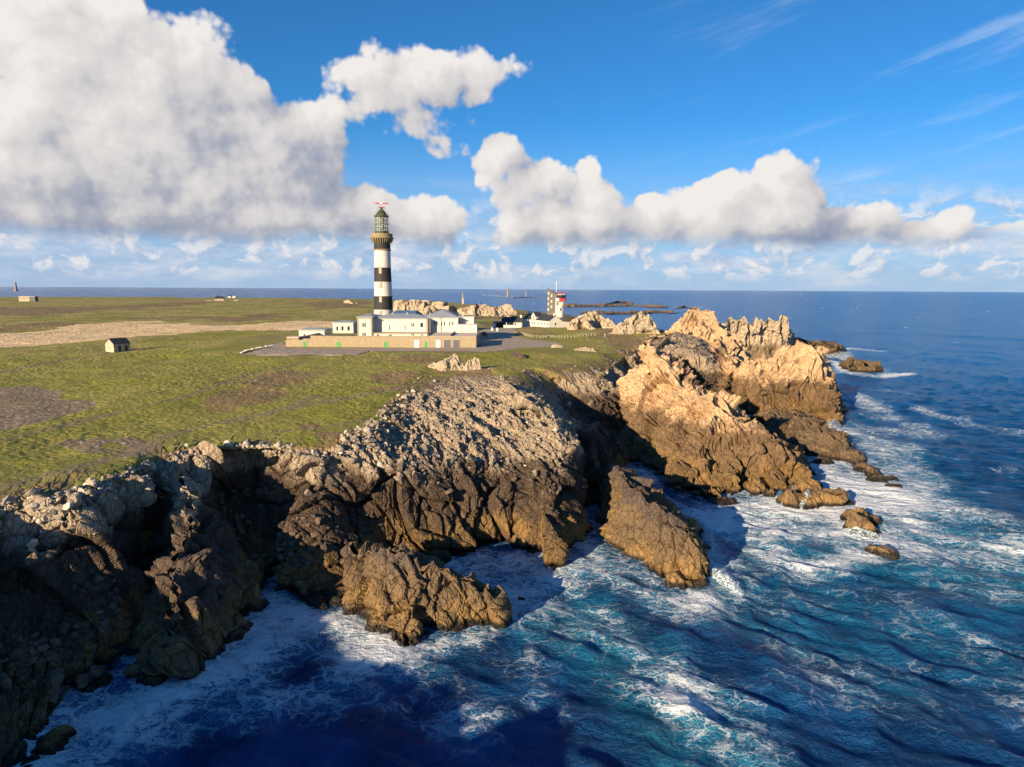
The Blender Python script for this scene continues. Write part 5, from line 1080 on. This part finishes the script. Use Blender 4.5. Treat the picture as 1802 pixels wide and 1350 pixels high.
    q = Q(401, 522.8, 1700); gable_house('farmhouse', 'tiny white house on the skyline above the far stone farmhouse, left one', 'house', (q[0], q[1], q[2] - 1), R(5), 7, 6, 3.0, 5.2, 'white_wall', 'slate')
    q = Q(409, 523, 1700); gable_house('farmhouse', 'tiny pale house on the skyline above far stone farmhouse, right one', 'house', (q[0], q[1], q[2] - 1), R(-8), 8, 6, 2.4, 4.0, 'white_wall', 'stone_wall')
    # sea marks
    for u, vt, vb, w, nm, lb in ((893.6, 507.5, 522.5, 3.6, 'stone_pylon', 'thick grey stone pylon in the sea, nearer of the pair left of watch tower'), (925.8, 512, 522, 2.0, 'stone_pylon', 'thin pale stone pylon on a reef in the sea, close left of the watch tower')):
        q = P(u, vb, 0); k = q[1] / 1200; t = thing(nm, lb, 'sea mark', (q[0], q[1], 0)); hh = (vb - vt) * k; r = w * k / 2
        MB().lathe([(r * 1.6, -3), (r * 1.6, hh * .10), (r * 1.1, hh * .10 + .01)], 12).build('base', 'far_stone', t); MB().lathe([(r * 1.05, hh * .1 + .02), (r * .85, hh * .93)], 12).build('shaft', 'far_stone', t); MB().lathe([(r * 1.0, hh * .93), (r * 1.0, hh)], 12).build('cap', 'far_stone', t)
    q = Q(814.6, 527, 900); t = thing('stone_pylon', 'brown stone pylon behind the far rocks, left of the two in the sea', 'sea mark', (q[0], q[1], q[2] - 3)); MB().box(-1.3, 1.3, -1.3, 1.3, -3, 4.5).build('base', 'stone_wall', t); MB().lathe([(.9, 4.5), (.7, 11)], 8).build('shaft', 'far_stone', t); MB().lathe([(.85, 11), (.85, 11.9)], 8).build('cap', 'far_stone', t)
    q = P(28.2, 512.3, 0); k = q[1] / 1200; t = thing('sea_lighthouse', 'slender pale lighthouse standing far out in the sea at the left edge', 'lighthouse', (q[0], q[1], 0)); hh = 16.5 * k; r = 1.6 * k
    MB().lathe([(r * 2.2, -4), (r * 1.9, hh * .16)], 16).build('base', 'far_stone', t); MB().lathe([(r * 1.35, hh * .16), (r * .95, hh * .8)], 16).build('tower_shaft', 'far_stone', t); MB().lathe([(r * 1.2, hh * .8), (r * 1.2, hh * .83), (r * .6, hh * .835), (r * .6, hh * .94), (r * .15, hh)], 16).build('lantern', 'far_stone', t)
small_buildings()

def car(lb, loc, rz, body):
    t = thing('car', lb, 'car', loc, rz)
    MB().prism([(-2.0, .3), (2.0, .3), (2.05, .75), (1.9, .9), (1.15, .98), (-1.75, .98), (-2.0, .85)], -.82, .82).build('body', body, t)
    MB().prism([(-1.7, .982), (1.1, .982), (.45, 1.48), (-1.35, 1.5)], -.72, .72).build('windows', 'dark_glass', t)
    MB().prism([(-1.36, 1.502), (.44, 1.482), (.40, 1.54), (-1.3, 1.57)], -.70, .70).build('roof', body, t)
    for x in (-1.25, 1.3):
        for y in (-.74, .74):
            w = MB().bar((x, y - .11, .32), (x, y + .11, .32), .32, 14).build('wheel', 'rubber', t); MB().bar((x, y - .12, .32), (x, y + .12, .32), .18, 10).build('rim', 'zinc', w)
    for y in (-.55, .55): MB().box(2.0, 2.07, y - .17, y + .17, .62, .78).build('headlight', 'white_paint', t); MB().box(-2.06, -1.99, y - .14, y + .14, .66, .82).build('tail_light', 'red_paint', t)
c = PG(852.5, 591); car('red car parked on the asphalt in the shadow right of the lighthouse buildings', (c[0], c[1], c[2] + .06), R(-68), 'red_paint')
c = PG(907.5, 574.5); car('dark car parked on the asphalt before the low white cottage wall', (c[0], c[1], c[2] + .06), R(8), 'grey_door')
for u, v, lb in ((866, 582, 'small white marker block on the shaded asphalt, left one of two'), (875, 582.5, 'small white marker block on the shaded asphalt, right one of two')):
    c = PG(u, v); t = thing('marker_block', lb, 'marker', (c[0], c[1], c[2] + .03)); MB().prism([(-.5, 0), (.5, 0), (.4, 1.25), (-.4, 1.25)], -.25, .25).build('block', 'white_paint', t); MB().box(-.45, .45, -.3, .3, 1.252, 1.4).build('cap', 'white_paint', t)
def fence():
    pts = [(903, 585.5), (909.6, 586.6), (916, 588.5), (925.6, 591.3), (937, 594), (952, 595.5), (963.4, 593.5), (976.6, 595), (990, 596), (1001, 596), (1010.5, 595), (1020, 593.3), (1031, 593), (1039, 591.5), (1047, 591)]
    w = np.array([PG(u, v) for u, v in pts]); seg = np.linalg.norm(np.diff(w[:, :2], axis=0), axis=1); cum = np.concatenate([[0], np.cumsum(seg)]); n = 46
    t = thing('post_fence', 'low fence of short pale wooden posts curving between the asphalt and the white house', 'fence', tuple(w[0])); prev = None
    for i in range(n):
        s = cum[-1] * i / (n - 1); q = [float(np.interp(s, cum, w[:, k])) for k in range(2)]; gz = float(ground_z(np.array([q[0]]), np.array([q[1]]))[0]); r = random.Random(i)
        m = MB().box(-.11, .11, -.11, .11, -.3, 1.15 + r.uniform(-.15, .12)); o = m.build('post', 'wood_post', t); o.location = (q[0] - w[0][0], q[1] - w[0][1], gz - w[0][2]); o.rotation_euler = (r.uniform(-.08, .08), r.uniform(-.08, .08), r.uniform(0, 1))
        cur = Vector(o.location) + Vector((0, 0, .85))
        if prev: MB().bar(prev, cur, .03, 4).build('rope', 'wood_post', t)
        prev = cur
    c = PG(1064, 594.5); p = thing('marker_post', 'single tall pale post in the turf right of the post fence', 'post', tuple(c)); MB().box(-.12, .12, -.12, .12, -.3, 1.7).build('post', 'wood_post', p); MB().prism([(-.16, 1.7), (.16, 1.7), (0, 1.9)], -.16, .16).build('cap', 'wood_post', p)
fence()
def stone_mesh(seed, mat):
    rs = np.random.RandomState(seed); g = bpy.data.meshes.new('stone'); import bmesh
    bm = bmesh.new(); bmesh.ops.create_icosphere(bm, subdivisions=2, radius=.5)
    pl = rs.normal(size=(9, 3)); pl /= np.linalg.norm(pl, axis=1)[:, None]; hs = rs.uniform(.17, .40, 9)
    for v in bm.verts:
        c = np.array(v.co)
        for n_, h_ in zip(pl, hs):
            e = c @ n_
            if e > h_: c = c - n_ * (e - h_)
        v.co = c
    bm.to_mesh(g); bm.free(); g.materials.append(MAT[mat]); return g
def rim_stones():
    ms = [stone_mesh(i, 'white_stone') for i in range(5)]; line = [(425, 622.5), (432, 619.5), (440, 617), (450, 614.5), (460, 612.5), (470, 610.8), (478, 609.5)]; rs = random.Random(3)
    for i in range(17):
        s = i / 16 * (len(line) - 1); k = min(int(s), len(line) - 2); f = s - k; u, v = line[k][0] * (1 - f) + line[k + 1][0] * f, line[k][1] * (1 - f) + line[k + 1][1] * f; c = PG(u + rs.uniform(-1, 1), v)
        o = bpy.data.objects.new('boulder', ms[i % 5]); col.objects.link(o); o.location = (c[0], c[1], c[2] + .25); sz = rs.uniform(.7, 1.15); o.scale = (sz * 1.2, sz, sz * .8); o.rotation_euler = (0, 0, rs.uniform(0, 6))
        tag(o, 'white boulder in the row lining the left edge of the concrete apron', 'boulder', 'white boulders lining the left edge of the concrete apron')
rim_stones()
def rubble():
    pts = np.concatenate(RUBBLE); n0 = len(RUBBLE[0]); rs = np.random.RandomState(5); src = []
    for k in range(6):
        me = stone_mesh(40 + k, 'white_stone'); v = np.array([x.co[:] for x in me.vertices]); f = np.array([q.vertices[:] for q in me.polygons]); src.append((v, f)); bpy.data.meshes.remove(me)
    V = []; Fs = []; b = 0
    for i, q in enumerate(pts):
        v, f = src[i % 6]; s = .30 * rs.pareto(2.8) + .28; s = min(s, 1.7) if i < n0 else rs.uniform(.5, 1.15) ** 2 + .25; a = rs.uniform(0, 6.28); t = rs.uniform(-.6, .6); ca, sa, ct, st = math.cos(a), math.sin(a), math.cos(t), math.sin(t)
        Rm = np.array([[ca, -sa, 0], [sa, ca, 0], [0, 0, 1]]) @ np.array([[1, 0, 0], [0, ct, -st], [0, st, ct]])
        V.append((v * (s * rs.uniform(.8, 1.5), s, s * rs.uniform(.65, 1.1))) @ Rm.T + q + (0, 0, s * .18)); Fs.append(f + b); b += len(v)
    tag(link('rubble', fast_mesh('rubble', np.concatenate(V), np.concatenate(Fs)), MAT['rubble']), kind='stuff')
rubble()
def surf():
    for i, (ridge, ring) in enumerate([
        ([P(1396, 856, 3.6), P(1386, 868, 2.2), P(1376, 882, .4)], A2((1362, 880), (1376, 890), (1392, 886), (1402, 872), (1404, 862), (1392, 860))),
        ([P(1422, 862, 3.0), P(1416, 874, 1.8), P(1412, 886, .3)], A2((1402, 888), (1414, 894), (1430, 886), (1432, 872), (1422, 866))),
        ([P(1500, 925, 1.0), P(1525, 935, .8), P(1545, 940, .4)], A2((1480, 934), (1510, 948), (1556, 946), (1556, 936), (1520, 928), (1486, 926))),
        ([P(1252, 995, 1.0), P(1268, 1008, 1.2), P(1290, 1026, .6)], A2((1250, 1012), (1276, 1030), (1308, 1044), (1300, 1024), (1270, 998), (1250, 984))),
        ([P(1455, 616, 1.8), P(1480, 618, 2.2), P(1494, 626, 1.0)], A2((1440, 622), (1470, 630), (1500, 634), (1500, 622), (1470, 612), (1445, 612))),
        ([P(1462, 742, 2.0), P(1470, 738, 1.6)], A2((1452, 748), (1466, 752), (1480, 746), (1472, 738), (1456, 740)))]):
        n0 = len(CRAG_RINGS); crag('surf', ridge, ring, kind='stuff', mat='foam', spike=.3, amp=.35, seed=120 + i, zb=-.4, prof=1.3, spl=1.0, levels=((1.6, .4), (.7, .5), (.3, .5)), aniso=(1, 1, 1))
surf()
